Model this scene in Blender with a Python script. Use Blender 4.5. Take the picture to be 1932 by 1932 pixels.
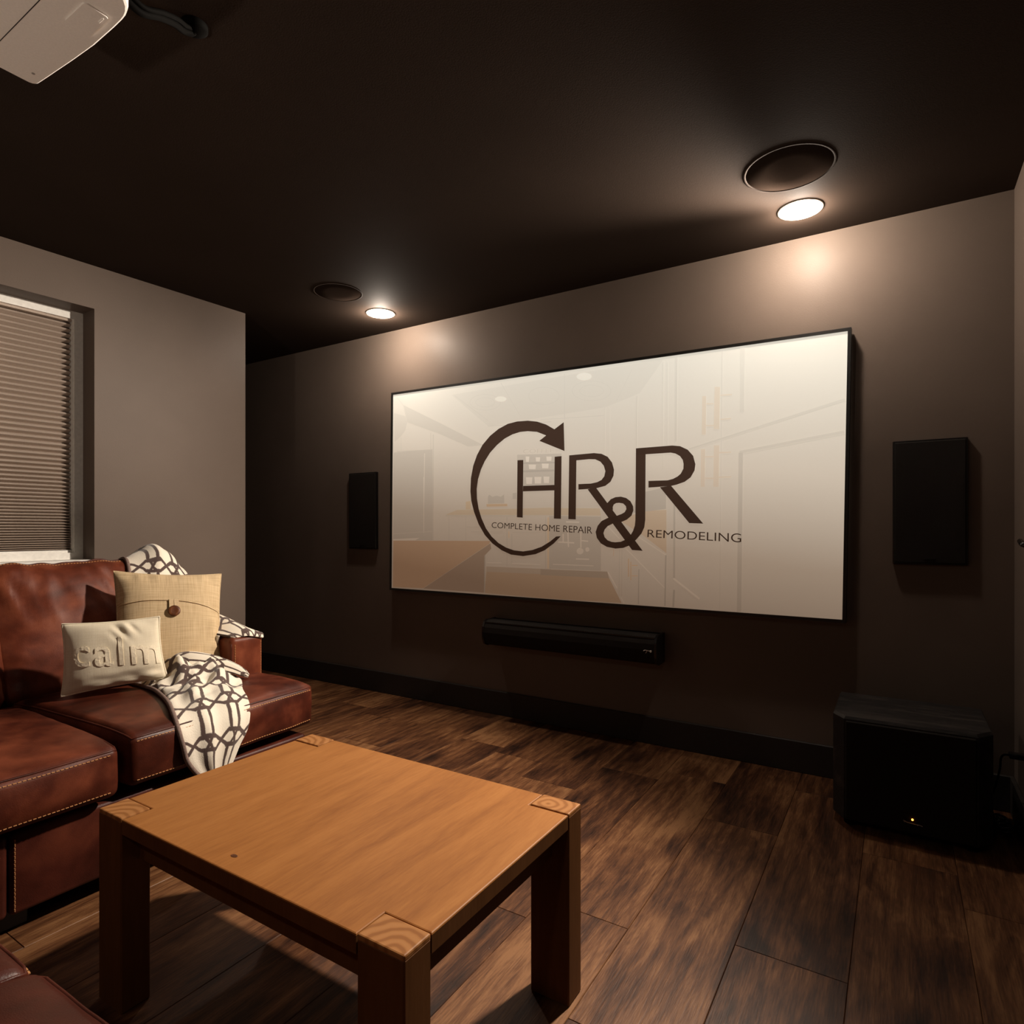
import bpy, bmesh, math, random
from mathutils import Vector, Matrix, noise

# ------------------------------------------------------------------ scene, camera, light set-up
S = bpy.context.scene
COL = S.collection
for o in list(bpy.data.objects):
    bpy.data.objects.remove(o)
random.seed(7)
PI = math.pi

S.view_settings.view_transform = 'Standard'
S.view_settings.look = 'None'
S.view_settings.exposure = 0.0
S.view_settings.gamma = 1.0
S.view_settings.use_curve_mapping = False

cam_data = bpy.data.cameras.new('camera')
cam = bpy.data.objects.new('camera', cam_data)
COL.objects.link(cam)
cam_data.sensor_width = 36.0
cam_data.sensor_fit = 'HORIZONTAL'
cam_data.lens = 36.0 * 1165.0 / 1932.0
cam_data.shift_y = 32.0 / 1932.0
cam_data.clip_start = 0.02
cam.location = (0, 0, 1.11)
cam.rotation_euler = (PI / 2, 0, math.radians(32.036))
S.camera = cam

world = bpy.data.worlds.new('world')
S.world = world
world.use_nodes = True
world.node_tree.nodes['Background'].inputs[0].default_value = (1.0, 0.86, 0.74, 1)
world.node_tree.nodes['Background'].inputs[1].default_value = 0.0

LIGHT_FRONT = 30.0       # radiance of the lenses of the two downlights by the screen
FRONT_GLOW = 21.0        # what each of those lamps sends out sideways under its rim
FILL_REAR = 55.0         # unseen fill row of downlights added behind the camera
AIMED_POWER = 560.0      # spot added under the right downlight to brighten the seats
AIMED_AT = (-2.10, 0.75, 0.80)
FILL_UPLIGHT = 44.0           # added fill lamp, out of view behind the foreground sofa
SCREEN_GLOW = 0.92       # brightness of the projected picture
LIGHT_COLOR = (1.0, 0.86, 0.72)

CEIL = 2.44
BACK = 3.093             # the screen wall
RIGHT = 0.385

# ------------------------------------------------------------------ material helpers
def new_mat(name):
    m = bpy.data.materials.new(name)
    m.use_nodes = True
    nt = m.node_tree
    return m, nt, nt.nodes['Principled BSDF']

def node(nt, kind, **kw):
    n = nt.nodes.new(kind)
    for k, v in kw.items():
        if k.startswith('i_'):
            n.inputs[k[2:].replace('_', ' ')].default_value = v
        else:
            setattr(n, k, v)
    return n

def ramp(nt, stops):
    r = nt.nodes.new('ShaderNodeValToRGB')
    e = r.color_ramp.elements
    while len(e) < len(stops):
        e.new(0.5)
    for el, (p, c) in zip(e, stops):
        el.position = p
        el.color = (c[0], c[1], c[2], 1)
    return r

def math_node(nt, op, a=None, b=None, c=None):
    n = nt.nodes.new('ShaderNodeMath')
    n.operation = op
    for i, v in enumerate((a, b, c)):
        if v is None:
            continue
        if isinstance(v, (int, float)):
            n.inputs[i].default_value = v
        else:
            nt.links.new(v, n.inputs[i])
    return n.outputs[0]

def coords(nt, scale, kind='Object', offset_random=False):
    tc = nt.nodes.new('ShaderNodeTexCoord')
    mp = nt.nodes.new('ShaderNodeMapping')
    mp.inputs['Scale'].default_value = scale
    src = tc.outputs[kind]
    if offset_random:
        oi = nt.nodes.new('ShaderNodeObjectInfo')
        mul = nt.nodes.new('ShaderNodeVectorMath'); mul.operation = 'SCALE'
        comb = nt.nodes.new('ShaderNodeCombineXYZ')
        for k in range(3):
            nt.links.new(oi.outputs['Random'], comb.inputs[k])
        nt.links.new(comb.outputs[0], mul.inputs[0])
        mul.inputs['Scale'].default_value = 37.0
        add = nt.nodes.new('ShaderNodeVectorMath'); add.operation = 'ADD'
        nt.links.new(src, add.inputs[0]); nt.links.new(mul.outputs[0], add.inputs[1])
        src = add.outputs[0]
    nt.links.new(src, mp.inputs['Vector'])
    return mp.outputs[0]

def bump(nt, bsdf, height, strength, distance=0.002):
    b = nt.nodes.new('ShaderNodeBump')
    b.inputs['Strength'].default_value = strength
    b.inputs['Distance'].default_value = distance
    nt.links.new(height, b.inputs['Height'])
    nt.links.new(b.outputs[0], bsdf.inputs['Normal'])

def plain(name, color, rough=0.6, spec=0.4, metal=0.0, var=0.06, scale=60.0, bmp=0.0):
    """a paint, plastic or metal with a little procedural unevenness"""
    m, nt, b = new_mat(name)
    v = coords(nt, (scale,) * 3)
    nz = node(nt, 'ShaderNodeTexNoise'); nz.inputs['Scale'].default_value = 1.0; nz.inputs['Detail'].default_value = 3
    nt.links.new(v, nz.inputs['Vector'])
    r = ramp(nt, [(0.3, [c * (1 - var) for c in color]), (0.7, [min(1, c * (1 + var)) for c in color])])
    nt.links.new(nz.outputs['Fac'], r.inputs[0]); nt.links.new(r.outputs[0], b.inputs['Base Color'])
    b.inputs['Roughness'].default_value = rough
    b.inputs['Specular IOR Level'].default_value = spec
    b.inputs['Metallic'].default_value = metal
    if bmp:
        bump(nt, b, nz.outputs['Fac'], bmp, 0.001)
    return m

def emissive(name, color, strength):
    m, nt, b = new_mat(name)
    b.inputs['Base Color'].default_value = (0.8, 0.8, 0.8, 1)
    b.inputs['Emission Color'].default_value = (*color, 1)
    b.inputs['Emission Strength'].default_value = strength
    return m

# wall paint: dark warm taupe, eggshell sheen, roller texture
def paint(name, color, rough, spec):
    m, nt, b = new_mat(name)
    v = coords(nt, (1, 1, 1))
    n1 = node(nt, 'ShaderNodeTexNoise'); n1.inputs['Scale'].default_value = 2.2; n1.inputs['Detail'].default_value = 4
    n2 = node(nt, 'ShaderNodeTexNoise'); n2.inputs['Scale'].default_value = 230.0; n2.inputs['Detail'].default_value = 2
    nt.links.new(v, n1.inputs['Vector']); nt.links.new(v, n2.inputs['Vector'])
    r = ramp(nt, [(0.3, [c * 0.93 for c in color]), (0.7, [c * 1.07 for c in color])])
    nt.links.new(n1.outputs['Fac'], r.inputs[0]); nt.links.new(r.outputs[0], b.inputs['Base Color'])
    b.inputs['Roughness'].default_value = rough
    b.inputs['Specular IOR Level'].default_value = spec
    bump(nt, b, n2.outputs['Fac'], 0.22, 0.0012)
    return m

M_WALL = paint('wall_paint', (0.130, 0.099, 0.080), 0.46, 0.10)
M_CEIL = paint('ceiling_paint', (0.034, 0.0235, 0.018), 0.8, 0.03)
M_BASE = plain('baseboard_paint', (0.030, 0.024, 0.021), 0.55, 0.2)
M_WHITE = plain('white_vinyl', (0.82, 0.80, 0.75), 0.45, 0.4)
M_BLACK = plain('black_satin', (0.010, 0.009, 0.008), 0.4, 0.4)
M_GRILLE = plain('speaker_cloth', (0.013, 0.010, 0.008), 0.8, 0.15, scale=900, var=0.3, bmp=0.4)
M_GLOSS = plain('black_gloss', (0.008, 0.007, 0.007), 0.18, 0.5)
M_SILVER = plain('silver_lettering', (0.62, 0.58, 0.52), 0.3, 0.5, metal=0.8)
M_RUBBER = plain('black_rubber', (0.004, 0.0036, 0.0032), 0.7, 0.02)

# leather: oxblood with burnished patches
def leather(name, dark, mid, light, seed):
    m, nt, b = new_mat(name)
    v = coords(nt, (1, 1, 1))
    n1 = node(nt, 'ShaderNodeTexNoise', noise_dimensions='4D'); n1.inputs['Scale'].default_value = 4.2; n1.inputs['Detail'].default_value = 7
    n1.inputs['W'].default_value = seed; n1.inputs['Distortion'].default_value = 0.6
    nt.links.new(v, n1.inputs['Vector'])
    n3 = node(nt, 'ShaderNodeTexNoise', noise_dimensions='4D'); n3.inputs['Scale'].default_value = 17.0; n3.inputs['Detail'].default_value = 5
    n3.inputs['W'].default_value = seed + 2.0; nt.links.new(v, n3.inputs['Vector'])
    mix_ = math_node(nt, 'ADD', math_node(nt, 'MULTIPLY', n1.outputs['Fac'], 0.74), math_node(nt, 'MULTIPLY', n3.outputs['Fac'], 0.26))
    r = ramp(nt, [(0.34, dark), (0.49, mid), (0.66, light)])
    nt.links.new(mix_, r.inputs[0]); nt.links.new(r.outputs[0], b.inputs['Base Color'])
    rr = ramp(nt, [(0.3, (0.36,) * 3), (0.7, (0.46,) * 3)])
    nt.links.new(n1.outputs['Fac'], rr.inputs[0]); nt.links.new(rr.outputs[0], b.inputs['Roughness'])
    vo = node(nt, 'ShaderNodeTexVoronoi'); vo.inputs['Scale'].default_value = 420.0
    nt.links.new(v, vo.inputs['Vector'])
    n2 = node(nt, 'ShaderNodeTexNoise'); n2.inputs['Scale'].default_value = 28.0; n2.inputs['Detail'].default_value = 5
    nt.links.new(v, n2.inputs['Vector'])
    h = math_node(nt, 'ADD', math_node(nt, 'MULTIPLY', vo.outputs['Distance'], 0.35), n2.outputs['Fac'])
    bump(nt, b, h, 0.22, 0.0022)
    b.inputs['Specular IOR Level'].default_value = 0.18
    return m
M_LEATHER = leather('oxblood_leather', (0.016, 0.004, 0.0025), (0.066, 0.014, 0.007), (0.175, 0.044, 0.020), 1.0)
M_LEATHER_B = leather('lighter_leather', (0.030, 0.007, 0.004), (0.115, 0.026, 0.012), (0.250, 0.070, 0.032), 4.0)  # lighter leather tone for the back cushions and arm
M_LEATHER_D = leather('dark_leather', (0.020, 0.005, 0.003), (0.055, 0.012, 0.007), (0.105, 0.025, 0.012), 9.0)
M_THREAD = plain('tan_thread', (0.50, 0.24, 0.10), 0.7, 0.2)

# floor planks and table wood
def wood(name, stops, scale, rough, spec, rnd, knots=0.0, grain=1.0, kind='Object', bmp=0.25):
    m, nt, b = new_mat(name)
    v = coords(nt, scale, kind, rnd)
    n0 = node(nt, 'ShaderNodeTexNoise'); n0.inputs['Scale'].default_value = 0.55; n0.inputs['Detail'].default_value = 4; n0.inputs['Distortion'].default_value = 1.4
    n1 = node(nt, 'ShaderNodeTexNoise'); n1.inputs['Scale'].default_value = 2.4; n1.inputs['Detail'].default_value = 8; n1.inputs['Roughness'].default_value = 0.65; n1.inputs['Distortion'].default_value = 0.8
    n2 = node(nt, 'ShaderNodeTexNoise'); n2.inputs['Scale'].default_value = 13.0; n2.inputs['Detail'].default_value = 3
    for n in (n0, n1, n2):
        nt.links.new(v, n.inputs['Vector'])
    f = math_node(nt, 'ADD', math_node(nt, 'MULTIPLY', n0.outputs['Fac'], 0.44),
                  math_node(nt, 'ADD', math_node(nt, 'MULTIPLY', n1.outputs['Fac'], 0.36 * grain), math_node(nt, 'MULTIPLY', n2.outputs['Fac'], 0.20 * grain)))
    if knots:
        v2 = coords(nt, (scale[0] * 0.30, scale[1] * 1.15, scale[2]), kind, rnd)
        vo = node(nt, 'ShaderNodeTexVoronoi'); vo.inputs['Scale'].default_value = 1.0
        nt.links.new(v2, vo.inputs['Vector'])
        k = ramp(nt, [(0.0, (0, 0, 0)), (0.22, (1, 1, 1))])
        nt.links.new(vo.outputs['Distance'], k.inputs[0])
        kk = math_node(nt, 'MULTIPLY', math_node(nt, 'SUBTRACT', 1.0, k.outputs[0]), knots)
        f = math_node(nt, 'SUBTRACT', f, kk)
    if rnd:
        oi = nt.nodes.new('ShaderNodeObjectInfo')
        f = math_node(nt, 'ADD', f, math_node(nt, 'MULTIPLY', math_node(nt, 'SUBTRACT', oi.outputs['Random'], 0.5), 0.10))
    r = ramp(nt, stops)
    nt.links.new(f, r.inputs[0]); nt.links.new(r.outputs[0], b.inputs['Base Color'])
    b.inputs['Roughness'].default_value = rough
    b.inputs['Specular IOR Level'].default_value = spec
    bump(nt, b, n2.outputs['Fac'], bmp, 0.0015)
    return m
def plank_wood():
    """rustic smoked oak: long grain, cathedral figure, dark knots; every board shifted"""
    m, nt, b = new_mat('plank_wood')
    def nzt(scale, detail, rough=0.55, dist=0.0):
        n = node(nt, 'ShaderNodeTexNoise'); n.inputs['Scale'].default_value = 1.0
        n.inputs['Detail'].default_value = detail; n.inputs['Roughness'].default_value = rough; n.inputs['Distortion'].default_value = dist
        nt.links.new(coords(nt, scale, 'Object', True), n.inputs['Vector']); return n.outputs['Fac']
    big = nzt((5.0, 1.25, 1), 4, 0.55, 1.2)
    mid = nzt((20.0, 3.4, 1), 9, 0.72, 1.0)
    fine = nzt((230.0, 14.0, 1), 3, 0.6)
    w = node(nt, 'ShaderNodeTexWave', wave_type='RINGS', rings_direction='SPHERICAL'); w.inputs['Scale'].default_value = 1.0
    w.inputs['Distortion'].default_value = 5.0; w.inputs['Detail'].default_value = 3; w.inputs['Detail Scale'].default_value = 0.9
    nt.links.new(coords(nt, (7.5, 0.8, 1), 'Object', True), w.inputs['Vector'])
    vo = node(nt, 'ShaderNodeTexVoronoi'); vo.inputs['Scale'].default_value = 1.0
    nt.links.new(coords(nt, (5.2, 2.3, 1), 'Object', True), vo.inputs['Vector'])
    k = ramp(nt, [(0.0, (1, 1, 1)), (0.10, (0.55,) * 3), (0.30, (0, 0, 0))]); nt.links.new(vo.outputs['Distance'], k.inputs[0])
    f = math_node(nt, 'MULTIPLY', big, 0.43)
    for t_, wt in ((mid, 0.34), (fine, 0.22), (w.outputs['Fac'], 0.035)):
        f = math_node(nt, 'ADD', f, math_node(nt, 'MULTIPLY', t_, wt))
    f = math_node(nt, 'SUBTRACT', f, math_node(nt, 'MULTIPLY', k.outputs[0], 0.15))
    oi = nt.nodes.new('ShaderNodeObjectInfo')
    f = math_node(nt, 'ADD', f, math_node(nt, 'MULTIPLY', math_node(nt, 'SUBTRACT', oi.outputs['Random'], 0.5), 0.07))
    r = ramp(nt, [(0.36, (0.012, 0.0045, 0.0025)), (0.45, (0.046, 0.0170, 0.0075)), (0.53, (0.104, 0.042, 0.0170)), (0.62, (0.200, 0.094, 0.040))])
    nt.links.new(f, r.inputs[0]); nt.links.new(r.outputs[0], b.inputs['Base Color'])
    b.inputs['Roughness'].default_value = 0.45
    b.inputs['Specular IOR Level'].default_value = 0.26
    bump(nt, b, fine, 0.5, 0.0012)
    return m
M_PLANK = plank_wood()
M_SUBFLOOR = plain('subfloor_dark', (0.012, 0.008, 0.006), 0.8, 0.1)
M_TABLE = wood('honey_wood', [(0.32, (0.200, 0.072, 0.018)), (0.48, (0.285, 0.112, 0.029)), (0.66, (0.360, 0.152, 0.043))], (14.0, 1.6, 6.0), 0.5, 0.16, False, bmp=0.12)
M_TABLE_SHADED = wood('honey_wood_shaded', [(0.32, (0.080, 0.031, 0.010)), (0.48, (0.112, 0.045, 0.014)), (0.66, (0.145, 0.060, 0.020))], (9.0, 9.0, 1.2), 0.55, 0.12, False, bmp=0.12)  # table wood darkened, the shade of the sides put into its colour
M_SUBWOOD = wood('black_ash', [(0.35, (0.006, 0.005, 0.005)), (0.50, (0.012, 0.010, 0.009)), (0.62, (0.040, 0.032, 0.027))], (2.5, 16.0, 16.0), 0.5, 0.35, False, bmp=0.5)

def endgrain():
    m, nt, b = new_mat('end_grain_wood')
    v = coords(nt, (1, 1, 1), 'Object')
    w = node(nt, 'ShaderNodeTexWave', wave_type='RINGS', rings_direction='Z'); w.inputs['Scale'].default_value = 15.0
    w.inputs['Distortion'].default_value = 3.5; w.inputs['Detail'].default_value = 2; w.inputs['Detail Scale'].default_value = 1.2
    nt.links.new(v, w.inputs['Vector'])
    r = ramp(nt, [(0.1, (0.235, 0.092, 0.026)), (0.5, (0.315, 0.135, 0.042)), (0.9, (0.34, 0.152, 0.052))])
    nt.links.new(w.outputs['Fac'], r.inputs[0]); nt.links.new(r.outputs[0], b.inputs['Base Color'])
    b.inputs['Roughness'].default_value = 0.5
    b.inputs['Specular IOR Level'].default_value = 0.16
    return m
M_ENDGRAIN = endgrain()

def weave(name, color, dark, scale, streak, bmp=0.5):
    m, nt, b = new_mat(name)
    v = coords(nt, (1, 1, 1), 'UV')
    wx = node(nt, 'ShaderNodeTexWave', wave_type='BANDS', bands_direction='X'); wx.inputs['Scale'].default_value = scale
    wy = node(nt, 'ShaderNodeTexWave', wave_type='BANDS', bands_direction='Y'); wy.inputs['Scale'].default_value = scale
    for w in (wx, wy):
        w.inputs['Distortion'].default_value = 1.5
        nt.links.new(v, w.inputs['Vector'])
    sx = node(nt, 'ShaderNodeTexNoise'); sx.inputs['Scale'].default_value = 1.0; sx.inputs['Detail'].default_value = 2
    sy = node(nt, 'ShaderNodeTexNoise'); sy.inputs['Scale'].default_value = 1.0; sy.inputs['Detail'].default_value = 2
    nt.links.new(coords(nt, (260, 9, 1), 'UV'), sx.inputs['Vector'])
    nt.links.new(coords(nt, (9, 260, 1), 'UV'), sy.inputs['Vector'])
    h = math_node(nt, 'MULTIPLY', wx.outputs['Fac'], wy.outputs['Fac'])
    s = math_node(nt, 'MULTIPLY', math_node(nt, 'ADD', sx.outputs['Fac'], sy.outputs['Fac']), 0.5)
    f = math_node(nt, 'ADD', math_node(nt, 'MULTIPLY', h, 1 - streak), math_node(nt, 'MULTIPLY', s, streak))
    r = ramp(nt, [(0.25, dark), (0.62, color)])
    nt.links.new(f, r.inputs[0]); nt.links.new(r.outputs[0], b.inputs['Base Color'])
    b.inputs['Roughness'].default_value = 0.9
    b.inputs['Specular IOR Level'].default_value = 0.15
    bump(nt, b, f, bmp, 0.0012)
    return m
M_LINEN = weave('tan_linen', (0.70, 0.54, 0.34), (0.40, 0.28, 0.150), 150.0, 0.75)
M_CANVAS = weave('oatmeal_canvas', (0.90, 0.83, 0.67), (0.70, 0.61, 0.45), 220.0, 0.55)
M_FLEECE_LETTER = weave('oatmeal_applique', (0.92, 0.84, 0.68), (0.74, 0.64, 0.47), 120.0, 0.6, 0.8)

def fleece():
    """cream plush with a printed lattice of interlocking brown ribbons"""
    m, nt, b = new_mat('trellis_fleece')
    tc = nt.nodes.new('ShaderNodeTexCoord')
    nz = node(nt, 'ShaderNodeTexNoise'); nz.inputs['Scale'].default_value = 9.0
    nt.links.new(tc.outputs['UV'], nz.inputs['Vector'])
    sep = nt.nodes.new('ShaderNodeSeparateXYZ'); nt.links.new(tc.outputs['UV'], sep.inputs[0])
    wob = math_node(nt, 'MULTIPLY', math_node(nt, 'SUBTRACT', nz.outputs['Fac'], 0.5), 0.03)
    P = 0.150
    u = math_node(nt, 'DIVIDE', math_node(nt, 'ADD', sep.outputs[0], wob), P)
    v = math_node(nt, 'DIVIDE', math_node(nt, 'SUBTRACT', sep.outputs[1], wob), P)
    def trap(x):        # trapezoid wave -1..1
        t = math_node(nt, 'PINGPONG', x, 1.0)
        t = math_node(nt, 'MULTIPLY', math_node(nt, 'SUBTRACT', t, 0.5), 4.2)
        n = nt.nodes.new('ShaderNodeClamp'); n.inputs['Min'].default_value = -1; n.inputs['Max'].default_value = 1
        nt.links.new(t, n.inputs[0]); return n.outputs[0]
    def strand(a, bb, sign, ph):
        o = math_node(nt, 'MULTIPLY', trap(math_node(nt, 'ADD', bb, ph)), 0.17 * sign)
        f = math_node(nt, 'FRACT', math_node(nt, 'ADD', a, o))
        return math_node(nt, 'ABSOLUTE', math_node(nt, 'SUBTRACT', f, 0.5))
    d = strand(u, v, 1, 0.0)
    for s in (strand(u, v, -1, 0.0), strand(v, u, 1, 0.5), strand(v, u, -1, 0.5)):
        d = math_node(nt, 'MINIMUM', d, s)
    streak = node(nt, 'ShaderNodeTexNoise'); streak.inputs['Scale'].default_value = 160.0; streak.inputs['Detail'].default_value = 2
    nt.links.new(tc.outputs['UV'], streak.inputs['Vector'])
    d = math_node(nt, 'ADD', d, math_node(nt, 'MULTIPLY', math_node(nt, 'SUBTRACT', streak.outputs['Fac'], 0.5), 0.035))
    r = ramp(nt, [(0.050, (0.085, 0.055, 0.048)), (0.072, (0.80, 0.73, 0.61))])
    nt.links.new(d, r.inputs[0])
    nt.links.new(r.outputs[0], b.inputs['Base Color'])
    b.inputs['Roughness'].default_value = 0.85
    b.inputs['Specular IOR Level'].default_value = 0.15
    b.inputs['Sheen Weight'].default_value = 0.25
    bump(nt, b, streak.outputs['Fac'], 0.4, 0.002)
    return m
M_FLEECE = fleece()
M_HEM = plain('brown_fleece_hem', (0.20, 0.14, 0.12), 0.9, 0.1, scale=200, var=0.25, bmp=0.5)
M_SHADE = plain('pleated_shade_cloth', (0.46, 0.38, 0.32), 0.85, 0.15, scale=300, bmp=0.1)
M_PROJ = plain('projector_plastic', (0.86, 0.81, 0.75), 0.8, 0.06, scale=200, var=0.03)
M_GLASS, _nt, _b = new_mat('window_glass')
_b.inputs['Base Color'].default_value = (0.9, 0.9, 0.9, 1); _b.inputs['Roughness'].default_value = 0.02
_b.inputs['Transmission Weight'].default_value = 1.0
M_BUTTON = wood('coconut_button', [(0.3, (0.030, 0.008, 0.003)), (0.5, (0.10, 0.030, 0.009)), (0.65, (0.22, 0.080, 0.025))], (90, 30, 30), 0.4, 0.3, False)

# the picture thrown on the screen: tint per patch, and a pale-to-brown fade, picture tone plus painted light falloff
def picture_mat():
    m, nt, b = new_mat('projected_picture')
    at = nt.nodes.new('ShaderNodeVertexColor'); at.layer_name = 'tint'
    tc = nt.nodes.new('ShaderNodeTexCoord')
    sep = nt.nodes.new('ShaderNodeSeparateXYZ'); nt.links.new(tc.outputs['Object'], sep.inputs[0])
    # z of the panel runs -0.635 .. 0.646
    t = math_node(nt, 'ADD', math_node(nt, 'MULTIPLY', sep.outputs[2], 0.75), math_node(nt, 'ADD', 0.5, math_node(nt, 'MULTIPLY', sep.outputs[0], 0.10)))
    r = ramp(nt, PAINTED_FADE)
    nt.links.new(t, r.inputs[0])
    mx = nt.nodes.new('ShaderNodeMix'); mx.data_type = 'RGBA'; mx.blend_type = 'MULTIPLY'; mx.inputs['Factor'].default_value = 1.0
    nt.links.new(at.outputs['Color'], mx.inputs['A']); nt.links.new(r.outputs[0], mx.inputs['B'])
    nt.links.new(mx.outputs['Result'], b.inputs['Emission Color'])
    b.inputs['Emission Strength'].default_value = SCREEN_GLOW
    m2 = nt.nodes.new('ShaderNodeMix'); m2.data_type = 'RGBA'; m2.blend_type = 'MULTIPLY'; m2.inputs['Factor'].default_value = 1.0
    m2.inputs['A'].default_value = (0.35, 0.34, 0.31, 1); nt.links.new(at.outputs['Color'], m2.inputs['B'])
    nt.links.new(m2.outputs['Result'], b.inputs['Base Color'])
    b.inputs['Roughness'].default_value = 0.9
    b.inputs['Specular IOR Level'].default_value = 0.0
    return m
PAINTED_FADE = [(0.02, (0.150, 0.100, 0.068)), (0.30, (0.29, 0.215, 0.155)), (0.62, (0.58, 0.49, 0.39)), (1.0, (0.72, 0.67, 0.57))]
M_PICTURE = picture_mat()

# ------------------------------------------------------------------ mesh helpers
def put(name, verts, faces, mat, parent=None, smooth=False, origin=None, uvs=None):
    """one mesh object; verts are world coordinates, the origin goes to the parent (or to `origin`)"""
    base = Vector(origin) if origin is not None else (parent_base(parent) if parent else Vector((0, 0, 0)))
    me = bpy.data.meshes.new(name)
    me.from_pydata([tuple(Vector(v) - base) for v in verts], [], [tuple(f) for f in faces])
    if uvs is not None:
        lay = me.uv_layers.new(name='UVMap')
        for l in me.loops:
            lay.data[l.index].uv = uvs[l.vertex_index]
    me.materials.append(mat)
    if smooth:
        for p in me.polygons:
            p.use_smooth = True
    me.update()
    o = bpy.data.objects.new(name, me)
    COL.objects.link(o)
    if parent:
        o.parent = parent
        o.location = base - parent_base(parent)
    else:
        o.location = base
    return o

def parent_base(o):
    p = Vector((0, 0, 0))
    while o is not None:
        p += o.location
        o = o.parent
    return p

def tag(o, label, cat, group=None):
    o['label'] = label; o['category'] = cat
    if group:
        o['group'] = group
    return o

def thing(name, label, cat, loc, group=None):
    o = bpy.data.objects.new(name, None)
    COL.objects.link(o); o.location = loc; o.empty_display_size = 0.1
    return tag(o, label, cat, group)

def structure(o):
    o['kind'] = 'structure'
    return o

class MB:
    def __init__(s):
        s.v = []; s.f = []
    def add(s, verts, faces):
        n = len(s.v); s.v += [tuple(v) for v in verts]; s.f += [tuple(i + n for i in f) for f in faces]
    def box(s, lo, hi):
        x0, y0, z0 = lo; x1, y1, z1 = hi
        s.add([(x0, y0, z0), (x1, y0, z0), (x1, y1, z0), (x0, y1, z0), (x0, y0, z1), (x1, y0, z1), (x1, y1, z1), (x0, y1, z1)],
              [(0, 3, 2, 1), (4, 5, 6, 7), (0, 1, 5, 4), (1, 2, 6, 5), (2, 3, 7, 6), (3, 0, 4, 7)])
    def bevel_box(s, lo, hi, r, seg=2):
        bm = bmesh.new()
        bmesh.ops.create_cube(bm, size=1.0)
        for v in bm.verts:
            v.co = Vector([lo[k] + (v.co[k] + 0.5) * (hi[k] - lo[k]) for k in range(3)])
        bmesh.ops.bevel(bm, geom=bm.edges[:], offset=r, segments=seg, profile=0.5, affect='EDGES')
        s.take(bm)
    def take(s, bm):
        bm.verts.index_update()
        s.add([v.co[:] for v in bm.verts], [[v.index for v in f.verts] for f in bm.faces])
        bm.free()
    def prism(s, outline, z0, z1, axis='z'):
        n = len(outline)
        def P(a, b, c):
            return (a, b, c) if axis == 'z' else ((a, c, b) if axis == 'y' else (c, a, b))
        s.add([P(a, b, z0) for a, b in outline] + [P(a, b, z1) for a, b in outline],
              [tuple(range(n - 1, -1, -1)), tuple(range(n, 2 * n))] + [(i, (i + 1) % n, n + (i + 1) % n, n + i) for i in range(n)])
    def tube(s, pts, r, n=8, closed=False):
        pts = [Vector(p) for p in pts]
        rings = []
        up = Vector((0.13, 0.21, 0.97)).normalized()
        for i, p in enumerate(pts):
            a = pts[i - 1] if (i > 0 or closed) else pts[i]
            c = pts[(i + 1) % len(pts)] if (i < len(pts) - 1 or closed) else pts[i]
            t = (c - a).normalized()
            x = t.cross(up)
            if x.length < 1e-4:
                x = t.cross(Vector((1, 0, 0)))
            x.normalize(); y = x.cross(t)
            rings.append([p + (x * math.cos(2 * PI * k / n) + y * math.sin(2 * PI * k / n)) * r for k in range(n)])
        v = [q for ring in rings for q in ring]
        f = []
        m = len(pts)
        for i in range(m if closed else m - 1):
            j = (i + 1) % m
            for k in range(n):
                f.append((i * n + k, i * n + (k + 1) % n, j * n + (k + 1) % n, j * n + k))
        if not closed:
            f.append(tuple(range(n - 1, -1, -1))); f.append(tuple((m - 1) * n + k for k in range(n)))
        s.add(v, f)
    def lathe(s, profile, c, n=48, axis=Vector((0, 0, 1))):
        """profile of (radius, height) about the vertical through c"""
        c = Vector(c); v = []; f = []
        for r, h in profile:
            for k in range(n):
                a = 2 * PI * k / n
                v.append(c + Vector((r * math.cos(a), r * math.sin(a), h)))
        for i in range(len(profile) - 1):
            for k in range(n):
                f.append((i * n + k, i * n + (k + 1) % n, (i + 1) * n + (k + 1) % n, (i + 1) * n + k))
        f.append(tuple(range(n))); f.append(tuple((len(profile) - 1) * n + k for k in range(n)))
        s.add(v, f)
    def dashes(s, pts, length, gap, w, normal, lift=0.0008):
        """sewn stitches along a polyline lying on a surface with the given normal"""
        pts = [Vector(p) for p in pts]; normal = Vector(normal).normalized()
        seg = [(pts[i], pts[i + 1]) for i in range(len(pts) - 1)]
        tot = sum((b - a).length for a, b in seg)
        def at(d):
            for a, b in seg:
                L = (b - a).length
                if d <= L:
                    return a + (b - a) * (d / L)
                d -= L
            return pts[-1]
        d = 0.0
        while d + length < tot:
            a, b = at(d), at(d + length)
            t = (b - a).normalized(); q = normal.cross(t) * (w / 2); h = normal * (lift + w * 0.5); lo = normal * -0.002
            s.add([a - q + lo, b - q + lo, b + q + lo, a + q + lo, a - q * 0.6 + h, b - q * 0.6 + h, b + q * 0.6 + h, a + q * 0.6 + h],
                  [(4, 5, 6, 7), (0, 1, 5, 4), (1, 2, 6, 5), (2, 3, 7, 6), (3, 0, 4, 7)])
            d += length + gap
    def build(s, name, mat, parent=None, smooth=False, **kw):
        return put(name, s.v, s.f, mat, parent, smooth, **kw)

def catmull(P, n):
    P = [Vector(p) for p in P]; out = []
    for i in range(len(P) - 1):
        p0 = P[max(i - 1, 0)]; p1 = P[i]; p2 = P[i + 1]; p3 = P[min(i + 2, len(P) - 1)]
        for k in range(n):
            t = k / n
            out.append(0.5 * ((2 * p1) + (p2 - p0) * t + (2 * p0 - 5 * p1 + 4 * p2 - p3) * t * t + (3 * p1 - p0 - 3 * p2 + p3) * t ** 3))
    out.append(P[-1]); return out

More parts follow.
